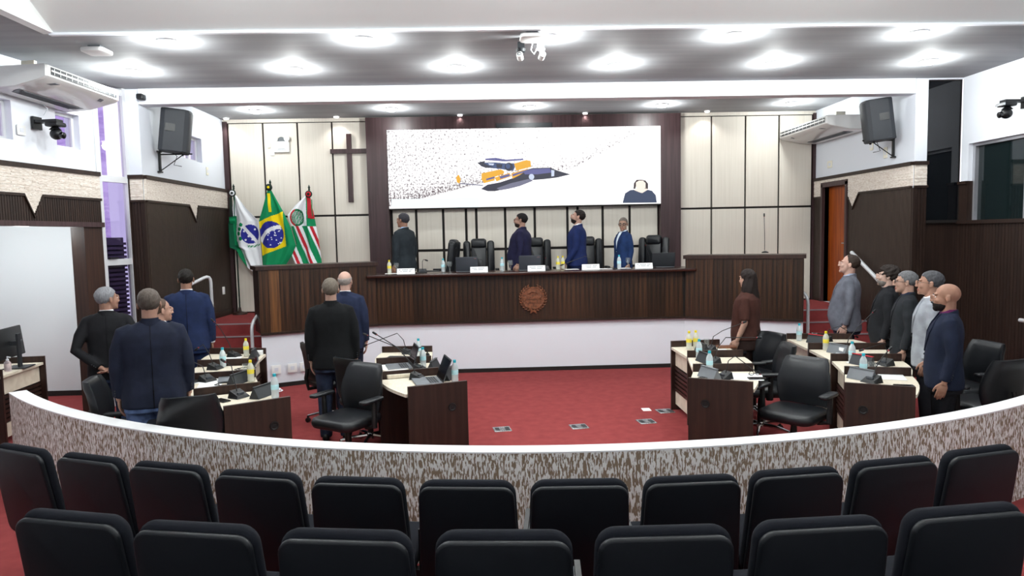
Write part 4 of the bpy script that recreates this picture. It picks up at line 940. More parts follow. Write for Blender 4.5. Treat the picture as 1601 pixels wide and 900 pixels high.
def f2(u, v, s):
    dx, dy = u-425, v-506
    if dx*dx/110**2+dy*dy/121**2 < 1:
        if abs(hypot(u-515, v-640)-202) < 17 and u < 512: return 2
        if any(abs(u-a)+abs(v-c) < 7 for a, c in stars2): return 2
        return 4
    if inp(u, v, [(306, 392), (540, 302), (556, 610), (330, 692), (322, 560)]): return 3
    return 0
def f3(u, v, s):
    d = hypot((u-655)/64, (v-357)/78)
    if d < 1:
        if d > .78: return 5 if (u < 640) else (6 if int(u/8+v/9) % 2 else 0)
        return (0, 7, 6, 7, 0)[int(abs(u*3.1+v*1.7+9*sin(v/6))/14) % 5]
    w = u-(v-470)*.36
    if v < 430+max(0, (640-u))*.1 and u < 742 and v < 470: return 2
    if u > 735 and 370 < v < 440: return 0
    q = (w-585) % 122
    if v > 430:
        if q < 52: return 0
        if q < 70: return 2
        if q < 96: return 5
        return 2
    if u > 735: return 5 if 775 < u-(v-370)*.15 < 810 else 0
    return 2
def flag(name, label, col, left, right, pole_u, top_v, ph, rib, ros, dep):
    t = thing(name, label, 'flag', (FXM(pole_u), 11.95, PZ)); ox, oz = FXM(pole_u), PZ
    zt = FZM(pole_u, top_v)-oz
    b = B().tube([(0, .02, .0), (0, .02, zt)], .013, 10); b.obj('pole', 'f_black', t)
    B().lathe([(.012, 0), (.02, .02), (.010, .03), (.022, .045), (.001, .10)], 10).xf(Matrix.Translation((0, .02, zt))).obj('finial', 'f_black', t)
    B().lathe([(.05, 0), (.125, 0), (.12, .03), (.03, .05), (.02, .12)], 20).xf(Matrix.Translation((0, .02, 0))).obj('pole_base', 'wood', t)
    nu, nv = 96, 150; v0, v1 = left[0][1], max(left[-1][1], right[-1][1]); vs = []; cols = []
    lu = lambda v: np.interp(v, [p[1] for p in left], [p[0] for p in left]); ru = lambda v: np.interp(v, [p[1] for p in right], [p[0] for p in right])
    for j in range(nv+1):
        v = v0+(v1-v0)*j/nv; a, c = float(lu(v)), float(ru(v)); g = min(1, (v-v0)/180)
        for i in range(nu+1):
            s = i/nu; u = a+(c-a)*s; w = sin(s*11+ph+v*.004)*.6+sin(s*19+ph*2)*.3
            vs.append((FXM(u)-ox, -.05+dep-.045*g*w-.03*sin(pi*s), FZM(u, v)-oz))
    fs = []; ms = []
    for j in range(nv):
        for i in range(nu):
            k = j*(nu+1)+i; fs.append((k, k+nu+1, k+nu+2, k+1)); v = v0+(v1-v0)*(j+.5)/nv; s = (i+.5)/nu; u = float(lu(v))+(float(ru(v))-float(lu(v)))*s; ms.append(col(u, v, s))
    b = B(); b.v = vs; b.f = fs; b.m = ms; o = b.obj('cloth', FM, t, 80); md = o.modifiers.new('s', 'SOLIDIFY'); md.thickness = .004
    # rosette and ribbon
    ru_, rv_, rc = ros; R = (FXM(ru_)-ox, -.10+dep, FZM(ru_, rv_)-oz); b = B()
    for q, (rad, m) in enumerate(((.058, rc[0]), (.04, rc[1]), (.02, rc[2]))):
        for k in range(14): a = 2*pi*k/14+q*.2; b.ell((R[0]+rad*.72*cos(a), R[1]-.012*q, R[2]+rad*.72*sin(a)), (rad*.36, .014, rad*.36), 8, m)
        b.ell((R[0], R[1]-.012*q, R[2]), (rad*.75, .015, rad*.75), 12, m)
    b.obj('rosette', FM, t)
    for (ua, va, ub, vb, wd, m) in rib:
        P = [lerp((ua, va), (ub, vb), k/8) for k in range(9)]; rr = []
        for k, (u, v) in enumerate(P):
            x, z, y = FXM(u)-ox, FZM(u, v)-oz, -.115+dep+.008*sin(k); w = wd/6/87/2; rr.append([(x-w, y, z), (x+w, y-.004, z), (x+w, y+.002, z), (x-w, y+.006, z)])
        b = B().loft(rr, True); b.obj('ribbon', FM[m], t)
flag('flag', 'white and green flag with a blue starred disc, left of the three', f1,
     [(108, 150), (70, 335), (45, 400), (42, 610), (104, 640), (125, 700), (190, 800), (262, 850), (268, 1000)], [(122, 150), (200, 265), (310, 380), (318, 560), (332, 800), (330, 1000)], 92, 95, .5, [(82, 165, 84, 350, 26, 6), (116, 165, 108, 360, 8, 1), (84, 340, 92, 400, 50, 0)], (97, 130, (6, 2, 6)), .02)
flag('flag', 'green flag with a yellow diamond and blue starry disc, middle of the three', f2,
     [(412, 105), (370, 240), (318, 385), (330, 600), (334, 800), (336, 1000)], [(442, 105), (490, 200), (545, 305), (605, 450), (638, 605), (600, 690), (540, 780), (520, 1000)], 418, 62, 2.1, [(430, 140, 435, 305, 26, 3)], (432, 88, (6, 6, 3)), -.05)
flag('flag', 'green, red and white striped flag with a leafy crest, right of the three', f3,
     [(735, 165), (640, 250), (566, 335), (600, 440), (640, 600), (590, 700), (640, 800), (660, 1000)], [(765, 165), (800, 300), (815, 400), (835, 560), (850, 700), (858, 800), (850, 1000)], 762, 115, 4.0, [(770, 190, 776, 365, 40, 5), (752, 190, 755, 350, 8, 0), (798, 200, 798, 350, 8, 0)], (772, 152, (6, 5, 6)), .0)

# ------------------------------------------------------------------ air conditioners, loudspeakers, cameras
def aircon(label, loc, rz, L_):
    """ceiling unit; local X along the wall, -Y towards the room, top at z 0"""
    t = thing('air_conditioner', label, 'air conditioner', loc, rz)
    prof = [(0, 0), (-.63, 0), (-.66, -.015), (-.66, -.125), (-.62, -.15), (-.30, -.22), (0, -.235)]
    b = B(); n = len(prof); b.loft([[(x, y, z) for y, z in prof] for x in (-L_/2+.02, L_/2-.02)], True); b.obj('body', 'plasticgloss', t, 30)
    for s in (-1, 1):
        q = B().loft([[(s*(L_/2-.02), y, z) for y, z in prof], [(s*L_/2, y*.97-.006, z*.94-.006) for y, z in prof]], True); q.obj('end_cap', 'plasticgloss', t, 40)
    B().box(-L_/2+.06, L_/2-.06, -.668, -.655, -.105, -.03).obj('outlet', 'darkgrey', t, 0)
    B().box(-L_/2+.06, L_/2-.06, -.672, -.662, -.075, -.058).obj('flap', 'plastic', t, 0)
    for k in range(12): x = -L_/2+.1+(L_-.2)*k/11; B().box(x-.003, x+.003, -.670, -.66, -.10, -.035).obj('vane', 'plastic', t, 0)
    b = B()
    for k in range(7): y = -.12-.022*k; b.loft([[(-L_*.36, y, -.2325+.0+(-y)*-.0+(.10*max(0, -y-.3))), (L_*.36, y, -.2325), (L_*.36, y-.012, -.2335), (-L_*.36, y-.012, -.2335)], [(-L_*.36, y, -.228), (L_*.36, y, -.228), (L_*.36, y-.012, -.228), (-L_*.36, y-.012, -.228)]], True)
    b.obj('intake_grille', 'armgrey', t, 0)
    for s in (-1, 1):
        P = [(s*(L_*.30+.10*sin(pi*k/10)), -.60+.055*k, -.159-.0085*k+(-.012 if k > 5 else 0)) for k in range(9)]
        rr = [[(x-.03, y, z), (x+.03, y, z), (x+.03, y, z+.02), (x-.03, y, z+.02)] for x, y, z in P]; B().loft(rr, True).obj('trim_curve', 'grey', t)
    for s in (-1, 1): B().box(s*L_*.3-.02, s*L_*.3+.02, -.35, -.2, 0, .1).obj('hanger', 'ivory', t, 0)
    return t
aircon('long white ceiling air conditioner on the left wall above the small window', (-5.045, 7.90, 3.925), atan2(1.45, .23), 1.08).rotation_euler.y = radians(3)
aircon('white ceiling air conditioner on the right wall beside the loudspeaker', (5.85, 11.28, 3.84), -pi/2, 1.7)
def speaker(label, loc, rz, bx, s):
    t = thing('loudspeaker', label, 'loudspeaker', loc, rz)
    pr = [(-.185, .10), (-.15, .145), (-.08, .17), (0, .178), (.08, .17), (.15, .145), (.185, .10), (.15, -.15), (.10, -.21), (-.10, -.21), (-.15, -.15)]
    R = [[(x*k, y*k, z) for x, y in pr] for z, k in ((0, .95), (.012, 1), (.568, 1), (.58, .95))]
    tl = Matrix.Rotation(radians(-7), 4, 'X'); B().loft(R, True).xf(tl).obj('cabinet', 'speaker', t, 25)
    B().loft([[(x*.96, y+.006 if y > 0 else y+.0, z) for x, y in pr[:7]]+[(x*.96, y-.004, z) for x, y in pr[:7][::-1]] for z in (.03, .55)], True).xf(tl).obj('grille', 'speaker', t)
    B().box(.10, .172, -.13, -.01, .27, .37).xf(tl).obj('handle', 'black', t, 0); B().box(-.172, -.10, -.13, -.01, .27, .37).xf(tl).obj('handle', 'black', t, 0)
    for q in (-.1, .1): B().lathe([(.014, -.02), (.018, 0)], 10).xf(tl @ Matrix.Translation((q, .08, 0))).obj('foot', 'black', t)
    return t
def bracket(label, loc, dirx):
    t = thing('speaker_bracket', label, 'bracket', loc)
    B().box(-.015, .015, -.014, .014, -.30, 0).box(-.02, .02, -.04, .04, -.30, -.28).box(-.02, .02, -.04, .04, -.02, 0).obj('wall_plate', 'black', t, 0)
    B().tube([(0, 0, -.05), (dirx*.45, 0, -.05)], .010, 8).obj('arm', 'black', t); B().tube([(0, 0, -.28), (dirx*.32, 0, -.06)], .007, 8).obj('brace', 'black', t)
    B().tube([(dirx*.02, -.03, -.05), (dirx*.06, -.05, .05), (dirx*.13, -.04, .07), (dirx*.16, -.03, -.0), (dirx*.25, -.02, -.08), (dirx*.2, -.02, -.2), (dirx*.3, -.01, -.22)], .005, 6).obj('cable', 'black', t)
    return t
bracket('black steel bracket holding the left loudspeaker', (-4.555, 9.75, 3.37), 1); bracket('black steel bracket holding the right loudspeaker', (5.83, 9.75, 3.40), -1)
speaker('black loudspeaker on the left wall bracket', (-4.32, 9.72, 3.335), radians(-72), 0, 1); speaker('black loudspeaker on the right wall bracket', (5.58, 9.70, 3.33), radians(74), 0, 1)
def ptz(label, loc, rz, m='black', sc=1.):
    t = thing('dome_camera', label, 'camera', loc, rz); t.scale = (sc,)*3
    B().box(-.05, .05, -.30, 0, .02, .05).box(-.06, .06, -.03, .0, -.05, .09).obj('wall_arm', m, t, 0)
    B().slab(.15, .05, .15, .02, .01).xf(Matrix.Translation((0, -.32, -.03))).obj('base', m, t)
    B().lathe([(.05, -.05), (.062, -.06), (.03, -.03)][::-1], 16, (0, -.24, 0)).obj('yoke', m, t)
    B().ell((0, -.25, -.11), (.062, .068, .062), 18).obj('head', m, t); B().lathe([(.02, 0), (.034, 0), (.036, .05), (.026, .055)], 16).xf(Matrix.Translation((0, -.29, -.12)) @ Matrix.Rotation(radians(100), 4, 'X')).obj('lens', 'blackgloss', t)
    B().tube([(.02, 0, .08), (.10, -.02, .12), (.12, -.06, .2), (.03, .0, .32)], .007, 6).obj('cable', 'white', t)
    return t
ptz('black camera on an arm under the left air conditioner', (-5.05, 7.93, 3.44), atan2(1.45, .23), 'black', 1.0)
c2 = ptz('black and silver camera hanging at the right wall near the picture edge', (6.50, 8.15, 3.55), -pi/2, 'black', 1.0)
B().box(-.074, .074, -.335, -.32, -.02, .01).obj('front_band', 'silver', c2, 0); B().tube([(0, -.02, .05), (0, -.02, .56)], .008, 6).obj('conduit', 'alu', c2)
t = thing('camera_pair', 'two small white cameras hanging from a ceiling plate in the middle', 'camera', (.47, 7.22, ZC))
B().box(-.10, .10, -.06, .06, -.04, 0).obj('ceiling_plate', 'alu', t, 0)
for s, m in ((-1, 'darkgrey'), (1, 'alu')):
    B().box(s*.10-.035, s*.10+.035, -.05, .05, -.10, -.04).obj('mount', m, t, 0); B().lathe([(.05, -.10), (.045, -.13), (.02, -.15)], 14, (s*.10, 0, 0)).obj('collar', m, t)
    h = B().lathe([(.025, -.03), (.034, -.02), (.034, .05), (.02, .055)], 16).xf(Matrix.Translation((s*.11, -.02, -.19)) @ Matrix.Rotation(radians(62), 4, 'X') @ Matrix.Rotation(s*.2, 4, 'Y')).obj('camera_head', 'plastic', t)
    B().lathe([(.004, .054), (.022, .056), (.022, .05)], 14).xf(Matrix.Translation((s*.11, -.02, -.19)) @ Matrix.Rotation(radians(62), 4, 'X') @ Matrix.Rotation(s*.2, 4, 'Y')).obj('lens', 'grey', h)
B().tube([(.02, -.05, -.05), (.0, -.06, -.13), (.03, -.06, -.17), (.06, -.05, -.12), (.08, -.05, -.06)], .006, 6).obj('cable', 'white', t)
def router(label, loc):
    t = thing('access_point', label, 'access point', loc); B().slab(.24, .24, .045, .05, .015).xf(Matrix.Translation((0, .12, -.075)) @ Matrix.Rotation(radians(90), 4, 'X')).obj('case', 'plastic', t); B().box(-.06, .06, -.05, .05, -.04, 0).obj('bracket', 'grey', t, 0)
router('flat white wireless box on the ceiling at the upper left', (-3.98, 7.30, ZC)); router('flat white wireless box on the ceiling beside the two hanging cameras', (.47, 6.99, ZC))
t = thing('bullet_camera', 'small black security camera on the white pier at the upper left', 'camera', (-4.50, 9.29, 4.06))
B().lathe([(.03, 0), (.045, .01), (.045, .04), (.02, .05)], 14).xf(Matrix.Rotation(radians(90), 4, 'X')).obj('mount', 'plastic', t); B().slab(.085, .075, .10, .02, .01).xf(Matrix.Translation((0, -.12, -.10))).obj('body', 'black', t)
# outlets and switches
def plate(label, loc, rz, w=.08, h=.12, m='plastic', cat='wall plate', group=None):
    t = thing('wall_plate', label, cat, loc, rz, group); B().slab(w, h, .012, .008, .003, seg=2).xf(Matrix.Translation((0, -.012, 0))).obj('plate', m, t)
    B().box(-w*.2, w*.2, -.016, -.012, h*.3, h*.7).obj('insert', 'white2', t, 0); return t
aw = atan2(.82, 1.57)
for i, (x, y, l) in enumerate(((-3.08, 9.715, 'leftmost of the three white wall plates below the left counter'), (-2.88, 9.815, 'middle one of the three white wall plates below the left counter'), (-2.73, 9.89, 'rightmost of the three white wall plates below the left counter'))): plate(l, (x, y, .20), aw, .13, .13)
plate('white switch plate on the dark left wall panelling by the stairs', (-4.553, 11.75, 1.2), pi/2, .09, .13)
plate('pair of cream switches on the right wall above the door', (5.86, 11.63, 3.14), -pi/2, .16, .12, 'ivory'); plate('cream plate on the right wall under the air conditioner', (5.86, 10.35, 3.28), -pi/2, .08, .14, 'ivory')
plate('cream plate with a plug below the right loudspeaker', (5.86, 9.98, 3.12), -pi/2, .09, .16, 'ivory'); plate('cream plate on the left wall under the small window by the panels', (-4.58, 11.4, 3.18), pi/2, .08, .13, 'ivory')
plate('white plate with a black plug on the left wall near the camera', (-5.085, 7.73, 3.30), atan2(1.45, .23), .11, .11)

# ------------------------------------------------------------------ handrails
def rail(label, pts, r=.024):
    t = thing('handrail', label, 'handrail', pts[0]); p0 = Vector(pts[0]); P = [Vector(p)-p0 for p in pts]; Q = []
    for i, p in enumerate(P):
        if 0 < i < len(P)-1:
            for u in (.0, .25, .5, .75, 1.): a, c = p.lerp(P[i-1], min(.5, .12/(p-P[i-1]).length)), p.lerp(P[i+1], min(.5, .12/(p-P[i+1]).length)); Q.append(a*(1-u)**2+p*2*u*(1-u)+c*u*u)
        else: Q.append(p)
    B().tube(Q, r, 12).obj('tube', 'aluwhite', t)
    for e in (P[0],): B().lathe([(.045, 0), (.045, .008), (.02, .012)], 14, tuple(e)).obj('foot_flange', 'aluwhite', t)
rail('white handrail of the left stairs beside the left counter', [(-3.42, 9.78, 0), (-3.42, 9.78, .93), (-3.32, 10.1, 1.14)]); rail('white handrail by the left wall behind the man in bright blue', [(-4.25, 10.5, .83), (-4.25, 10.5, 1.60), (-4.47, 10.15, 1.45), (-4.52, 9.6, .95)])
rail('white handrail of the right stairs beside the right counter', [(4.76, 10.05, .33), (4.76, 10.05, 1.10), (4.60, 10.5, 1.34)]); rail('sloping white handrail on the dark right wall above the stairs', [(5.80, 9.45, .5), (5.76, 9.5, 1.10), (5.76, 10.7, 1.72)], .03)
rail('end of a white handrail at the right picture edge', [(6.46, 7.2, .95), (6.33, 7.25, .97), (6.33, 7.92, .965)])

# ------------------------------------------------------------------ things on the stage desk and the desks
DZ, TZ = 1.549, .752
def bottle(label, x, y, z, kind, group='water bottles'):
    t = thing('water_bottle', label, 'bottle', (x, y, z), random.uniform(0, 6), group)
    pr = [(.024, 0), (.031, .004), (.032, .03), (.030, .045), (.032, .06), (.032, .135), (.028, .155), (.014, .182), (.012, .19)]
    B().lathe(pr, 16).obj('bottle_body', 'water' if kind == 'b' else 'juice', t, 50); B().lathe([(.0145, .186), (.0145, .208), (.012, .211)], 14).obj('cap', 'capblue' if kind == 'b' else 'yellow', t)
    z0, z1 = (.075, .115) if kind == 'b' else (.08, .12)
    B().lathe([(.0325, z0), (.0328, z0+.002), (.0328, z1), (.0325, z1+.002)], 16).obj('wrap', 'labelblue' if kind == 'b' else 'labelyellow', t)
for x, y, z, k, l in [(-1.56, 10.62, DZ, 'y', 'yellow capped bottle at the left end of the stage desk'), (-.74, 10.78, DZ, 'b', 'blue capped bottle left of the left grey laptop on the stage desk'), (.19, 10.78, DZ, 'b', 'blue capped bottle left of the middle grey laptop on the stage desk'),
 (1.07, 10.72, DZ, 'y', 'yellow capped bottle on the stage desk before the royal blue suit'), (1.16, 10.85, DZ, 'y', 'smaller yellow capped bottle beside the hand of the man in royal blue'), (2.03, 10.68, DZ, 'b', 'blue capped bottle before the man with black glasses on the stage desk'),
 (-2.88, 8.02, TZ, 'y', 'yellow capped bottle on the outer left desk nearest the stage'), (-2.32, 6.55, TZ, 'y', 'yellow capped bottle on the second outer left desk'), (-2.90, 7.37, TZ, 'b', 'blue capped bottle on the third outer left desk'), (-1.87, 5.84, TZ, 'b', 'blue capped bottle on the outer left desk nearest the curved wall'),
 (-.83, 7.67, TZ, 'b', 'blue capped bottle on the inner left desk nearest the stage'), (-.72, 7.05, TZ, 'b', 'blue capped bottle on the middle inner left desk'), (-.35, 6.27, TZ, 'b', 'blue capped bottle on the inner left desk nearest the curved wall'),
 (2.27, 7.72, TZ, 'y', 'left yellow capped bottle of the pair near the woman in brown'), (2.36, 7.76, TZ, 'y', 'right yellow capped bottle of the pair near the woman in brown'), (2.20, 7.12, TZ, 'b', 'blue capped bottle on the middle inner right desk'), (2.08, 6.40, TZ, 'b', 'blue capped bottle on the inner right desk nearest the curved wall'),
 (3.74, 8.12, TZ, 'b', 'blue capped bottle on the outer right desk nearest the stage'), (3.73, 7.44, TZ, 'y', 'yellow capped bottle on the outer right bank before the man in grey'), (3.64, 6.72, TZ, 'b', 'blue capped bottle on the second outer right desk'), (3.39, 6.06, TZ, 'b', 'blue capped bottle on the outer right desk nearest the curved wall')]: bottle(l, x, y, z, k)
def goblet(label, x, y, z):
    t = thing('goblet', label, 'glass', (x, y, z), 0, 'water goblets'); B().lathe([(.034, 0), (.034, .003), (.006, .008), (.005, .07), (.012, .08)], 16).obj('stem', 'clear', t)
    B().lathe([(.006, .075), (.030, .09), (.038, .12), (.034, .165), (.032, .165), (.036, .12), (.028, .093), (.004, .08)], 16).obj('bowl', 'clear', t)
for x, y, l in ((-1.45, 10.62, 'goblet beside the yellow capped bottle at the left end of the stage desk'), (-.63, 10.66, 'goblet left of the left grey laptop on the stage desk'), (.32, 10.66, 'goblet left of the middle grey laptop on the stage desk'), (2.17, 10.68, 'goblet before the man with black glasses on the stage desk')): goblet(l, x, y, DZ)
def tumbler(label, x, y, z=TZ):
    t = thing('tumbler', label, 'glass', (x, y, z), 0, 'clear tumblers'); B().lathe([(.026, 0), (.033, .10), (.031, .10), (.025, .006)], 16).obj('glass_body', 'clear', t)
for x, y, l in ((-2.52, 6.98, 'clear tumbler behind the dark tablet on the outer left desks'), (2.50, 7.80, 'clear tumbler between the yellow bottles and the woman in brown'), (3.90, 8.06, 'clear tumbler beside the blue capped bottle on the far right desk'), (3.55, 6.20, 'clear tumbler behind the nearest bottle of the outer right desks')): tumbler(l, x, y)
def nameplate(label, x, y, rz=0, w=.27):
    t = thing('name_plate', label, 'name plate', (x, y, DZ), rz, 'white name plates')
    b = B().add([(-w/2, -.035, 0), (w/2, -.035, 0), (w/2, 0, .085), (-w/2, 0, .085), (w/2, .035, 0), (-w/2, .035, 0)], [(0, 1, 2, 3), (3, 2, 4, 5), (0, 5, 4, 1), (0, 3, 5), (1, 4, 2)]); b.obj('card', 'paper', t, 0)
    n = Vector((0, -.085, .035)).normalized()
    b = B()
    for v, a in ((.058, .38), (.036, .30)):
        for q in range(9):
            if (q*7+int(x*10)) % 5 == 0: continue
            xx = -w*a+2*w*a*q/9; p = Vector((0, -.035+.035*v/.085, v))+n*.0008; b.add([(xx, p.y, v), (xx+w*a*.17, p.y, v), (xx+w*a*.17, p.y+.004, v+.009), (xx, p.y+.004, v+.009)], [(0, 1, 2, 3)])
    b.obj('print', 'print', t, 0)
for x, y, l in ((-1.28, 10.42, 'white name plate before the man at the left end of the stage desk'), (-.17, 10.45, 'white name plate right of the left grey laptop'), (.71, 10.46, 'white name plate before the middle grey laptop'), (1.55, 10.48, 'white name plate before the man in royal blue'), (2.38, 10.50, 'white name plate right of the goblet before the man with black glasses')): nameplate(l, x, y)
def mic(label, x, y, z, rz, pts, wedge=True, group='gooseneck microphones', ring=False):
    t = thing('desk_microphone', label, 'microphone', (x, y, z), rz, group)
    if wedge: B().add([(-.07, -.06, 0), (.07, -.06, 0), (.07, .06, 0), (-.07, .06, 0), (-.055, -.045, .022), (.055, -.045, .022), (.055, .05, .065), (-.055, .05, .065)], [(3, 2, 1, 0), (0, 1, 5, 4), (1, 2, 6, 5), (2, 3, 7, 6), (3, 0, 4, 7), (4, 5, 6, 7)]).obj('base', 'black', t, 0)
    else: B().lathe([(.05, 0), (.05, .012), (.015, .03)], 16).obj('base', 'black', t)
    if wedge: B().box(-.03, .03, -.03, -.012, .030, .045).obj('display', 'greylid', t, 0)
    B().tube([(0, .02, .04)]+pts, .0045, 6).obj('gooseneck', 'black', t); d = (Vector(pts[-1])-Vector(pts[-2])).normalized(); p = Vector(pts[-1])
    B().tube([p, p+d*.035], .011, 8, rnd=True).obj('capsule', 'black', t)
    B().tube([p-d*.012, p-d*.004], .007, 8).obj('light_ring', 'red', t)
G1 = [(.0, .03, .16), (-.08, .04, .20), (-.22, .05, .14)]
for a in [('desk microphone right of the man at the left end of the stage desk', -1.05, 10.60, DZ, 0, [(0, .03, .17), (.02, .03, .21), (.05, .02, .20)]), ('desk microphone behind the name plate by the left grey laptop', -.12, 10.64, DZ, 0, [(0, .03, .18), (-.06, .03, .20), (-.2, .02, .17)]),
 ('desk microphone right of the middle grey laptop', .86, 10.60, DZ, 0, [(0, .03, .15), (.01, .03, .20)]), ('desk microphone pointing at the man in royal blue', 1.60, 10.68, DZ, 0, [(0, .03, .16), (-.10, .04, .20), (-.45, .03, .08)]), ('desk microphone left of the dark laptop on the stage desk', 2.56, 10.78, DZ, 0, [(-.02, .03, .18), (-.08, .03, .36)]),
 ('desk microphone on the outer left desk nearest the stage', -3.02, 8.02, TZ, radians(80), [(.0, .06, .16), (-.02, .15, .34), (-.03, .22, .42)]), ('desk microphone on the third outer left desk', -2.94, 7.26, TZ, radians(80), [(0, .06, .16), (.02, .14, .26), (.02, .2, .22)]),
 ('desk microphone on the second outer left desk', -2.76, 6.62, TZ, radians(60), [(0, .06, .14), (.02, .22, .17), (.02, .4, .06)]), ('desk microphone on the outer left desk nearest the curved wall', -2.20, 5.90, TZ, radians(60), [(0, .05, .15), (.02, .1, .26), (.0, .16, .3)]),
 ('desk microphone on the inner left desk nearest the stage', -.98, 7.92, TZ, radians(85), [(0, .05, .16), (.0, .12, .24), (.05, .5, .10)]), ('desk microphone on the middle inner left desk', -.74, 6.90, TZ, radians(80), [(0, .05, .12), (.0, .2, .22), (.0, .55, .36)]), ('desk microphone with grey screen beside the open laptop', -.72, 6.48, TZ, radians(75), [(0, .05, .14), (.0, .2, .3), (.02, .42, .42)]),
 ('desk microphone on the inner right desk beside the woman in brown', 2.46, 7.58, TZ, radians(-80), [(0, .05, .16), (0, .16, .22), (0, .42, .30)]), ('desk microphone on the middle inner right desk', 2.26, 6.84, TZ, radians(-80), [(0, .05, .16), (0, .14, .26), (0, .5, .24)]), ('desk microphone on the inner right desk nearest the curved wall', 2.12, 6.12, TZ, radians(-75), [(0, .05, .16), (0, .12, .2), (0, .4, .0)]),
 ('desk microphone on the far right desk before the man in grey', 4.02, 8.04, TZ, radians(-80), [(0, .05, .14), (0, .2, .17), (0, .42, .04)]), ('desk microphone bent upward on the outer right desks', 3.86, 7.28, TZ, radians(-75), [(0, .05, .14), (.0, .18, .27), (0, .38, .42)]), ('desk microphone on the second outer right desk', 3.86, 6.52, TZ, radians(-70), [(0, .03, .14), (0, -.02, .22), (-.03, -.26, .17)]),
 ('desk microphone on the outer right desk nearest the curved wall', 3.32, 5.80, TZ, radians(-65), [(0, .05, .12), (.02, .12, .22), (.02, .2, .27)])]: mic(*a)
mic('slim tall microphone standing on the right counter', 4.14, 10.15, 1.76, 0, [(0, .02, .2), (-.01, .02, .55)], False, None)
def laptop(label, x, y, z, rz, ang=105, lid='greylid', w=.34, logo=True):
    t = thing('laptop', label, 'laptop', (x, y, z), rz); B().slab(w, .24, .018, .012, .004, seg=3).xf(Matrix.Translation((0, -.24, .018)) @ Matrix.Rotation(radians(-90), 4, 'X') @ Matrix.Rotation(0, 4, 'X')).obj('keyboard_base', 'grey' if lid != 'black' else 'darkgrey', t)
    M = Matrix.Translation((0, 0, .016)) @ Matrix.Rotation(radians(90-ang), 4, 'X'); l = B().slab(w, .225, .008, .012, .003, seg=3).xf(M).obj('lid', lid, t)
    B().box(-w/2+.01, w/2-.01, -.0015, .0, .015, .212).xf(M).obj('display', 'blackgloss', l, 0)
    if logo: B().box(-w/2+.02, -w/2+.06, .008, .0092, .195, .205).xf(M).obj('badge', 'silver', l, 0)
    b = B()
    for r in range(4):
        for c in range(12): b.box(-w/2+.03+c*(w-.06)/12, -w/2+.03+(c+.8)*(w-.06)/12, -.11+r*.022, -.093+r*.022, .018, .0195)
    stuff(b.obj('keys', 'darkgrey', t, 0))
laptop('grey laptop before the empty chair on the stage desk', -.36, 10.62, DZ, pi, 104); laptop('grey laptop before the man in dark purple on the stage desk', .62, 10.64, DZ, pi, 104); laptop('dark laptop at the right end of the stage desk', 2.74, 10.72, DZ, pi-.1, 104, 'darkgrey', .36, False)
laptop('open dark laptop on the inner left desk nearest the curved wall', -.50, 6.34, TZ, radians(-75), 112, 'darkgrey', .34, False); laptop('open laptop on the middle inner left desk', -.86, 7.10, TZ, radians(-75), 108, 'greylid', .33, False)
laptop('tilted laptop on the second outer left desk', -2.44, 6.72, TZ, radians(-70), 125, 'greylid', .3, False)
def prism_holder(label, x, y, rz, m='darkgrey'):
    t = thing('name_holder', label, 'name holder', (x, y, TZ), rz, 'triangular name holders'); w = .24
    B().add([(-w/2, -.05, 0), (w/2, -.05, 0), (w/2, 0, .10), (-w/2, 0, .10), (w/2, .05, 0), (-w/2, .05, 0)], [(0, 1, 2, 3), (3, 2, 4, 5), (0, 5, 4, 1), (0, 3, 5), (1, 4, 2)]).obj('holder', m, t, 0)
    B().box(-w/2, w/2, -.012, .012, .096, .1015).obj('edge', 'red' if 'red' in label else m, t, 0)
for a in [('dark name holder on the outer left desk nearest the stage', -2.76, 7.92, radians(100)), ('dark name holder behind the bottle of the second outer left desk', -2.42, 6.50, radians(75)), ('dark name holder on the outer left desk nearest the curved wall', -2.00, 5.92, radians(70)),
 ('dark name holder left of the grey screen microphone on the inner left desks', -.60, 6.92, radians(80)), ('dark name holder behind the open dark laptop', -.42, 6.46, radians(75)), ('dark name holder beside the pair of yellow capped bottles', 2.36, 7.52, radians(-85)), ('dark name holder on the middle inner right desk', 2.20, 6.92, radians(-80)), ('grey name holder on the inner right desk nearest the curved wall', 2.00, 6.16, radians(-72), 'grey'),
 ('dark red edged name holder on the far right desk', 3.86, 7.90, radians(-60)), ('grey name holder beside the yellow capped bottle at the right', 3.76, 7.22, radians(-70), 'grey'), ('red edged name holder on the second outer right desk', 3.66, 6.56, radians(-70)), ('grey name holder on the outer right desk nearest the curved wall', 3.30, 5.92, radians(-65), 'grey')]: prism_holder(*a)
def flat(name, label, cat, x, y, z, rz, w, d, h, m, group=None, extra=None):
    t = thing(name, label, cat, (x, y, z), rz, group); B().slab(w, d, h, min(w, d)*.06, min(.002, h*.3), seg=2).xf(Matrix.Translation((0, -d/2, h)) @ Matrix.Rotation(radians(-90), 4, 'X')).obj('sheet' if h < .006 else 'block', m, t)
    if extra: B().box(-w*.42, w*.42, -d*.4, d*.4, h, h+.0008).obj(extra[0], extra[1], t, 0)
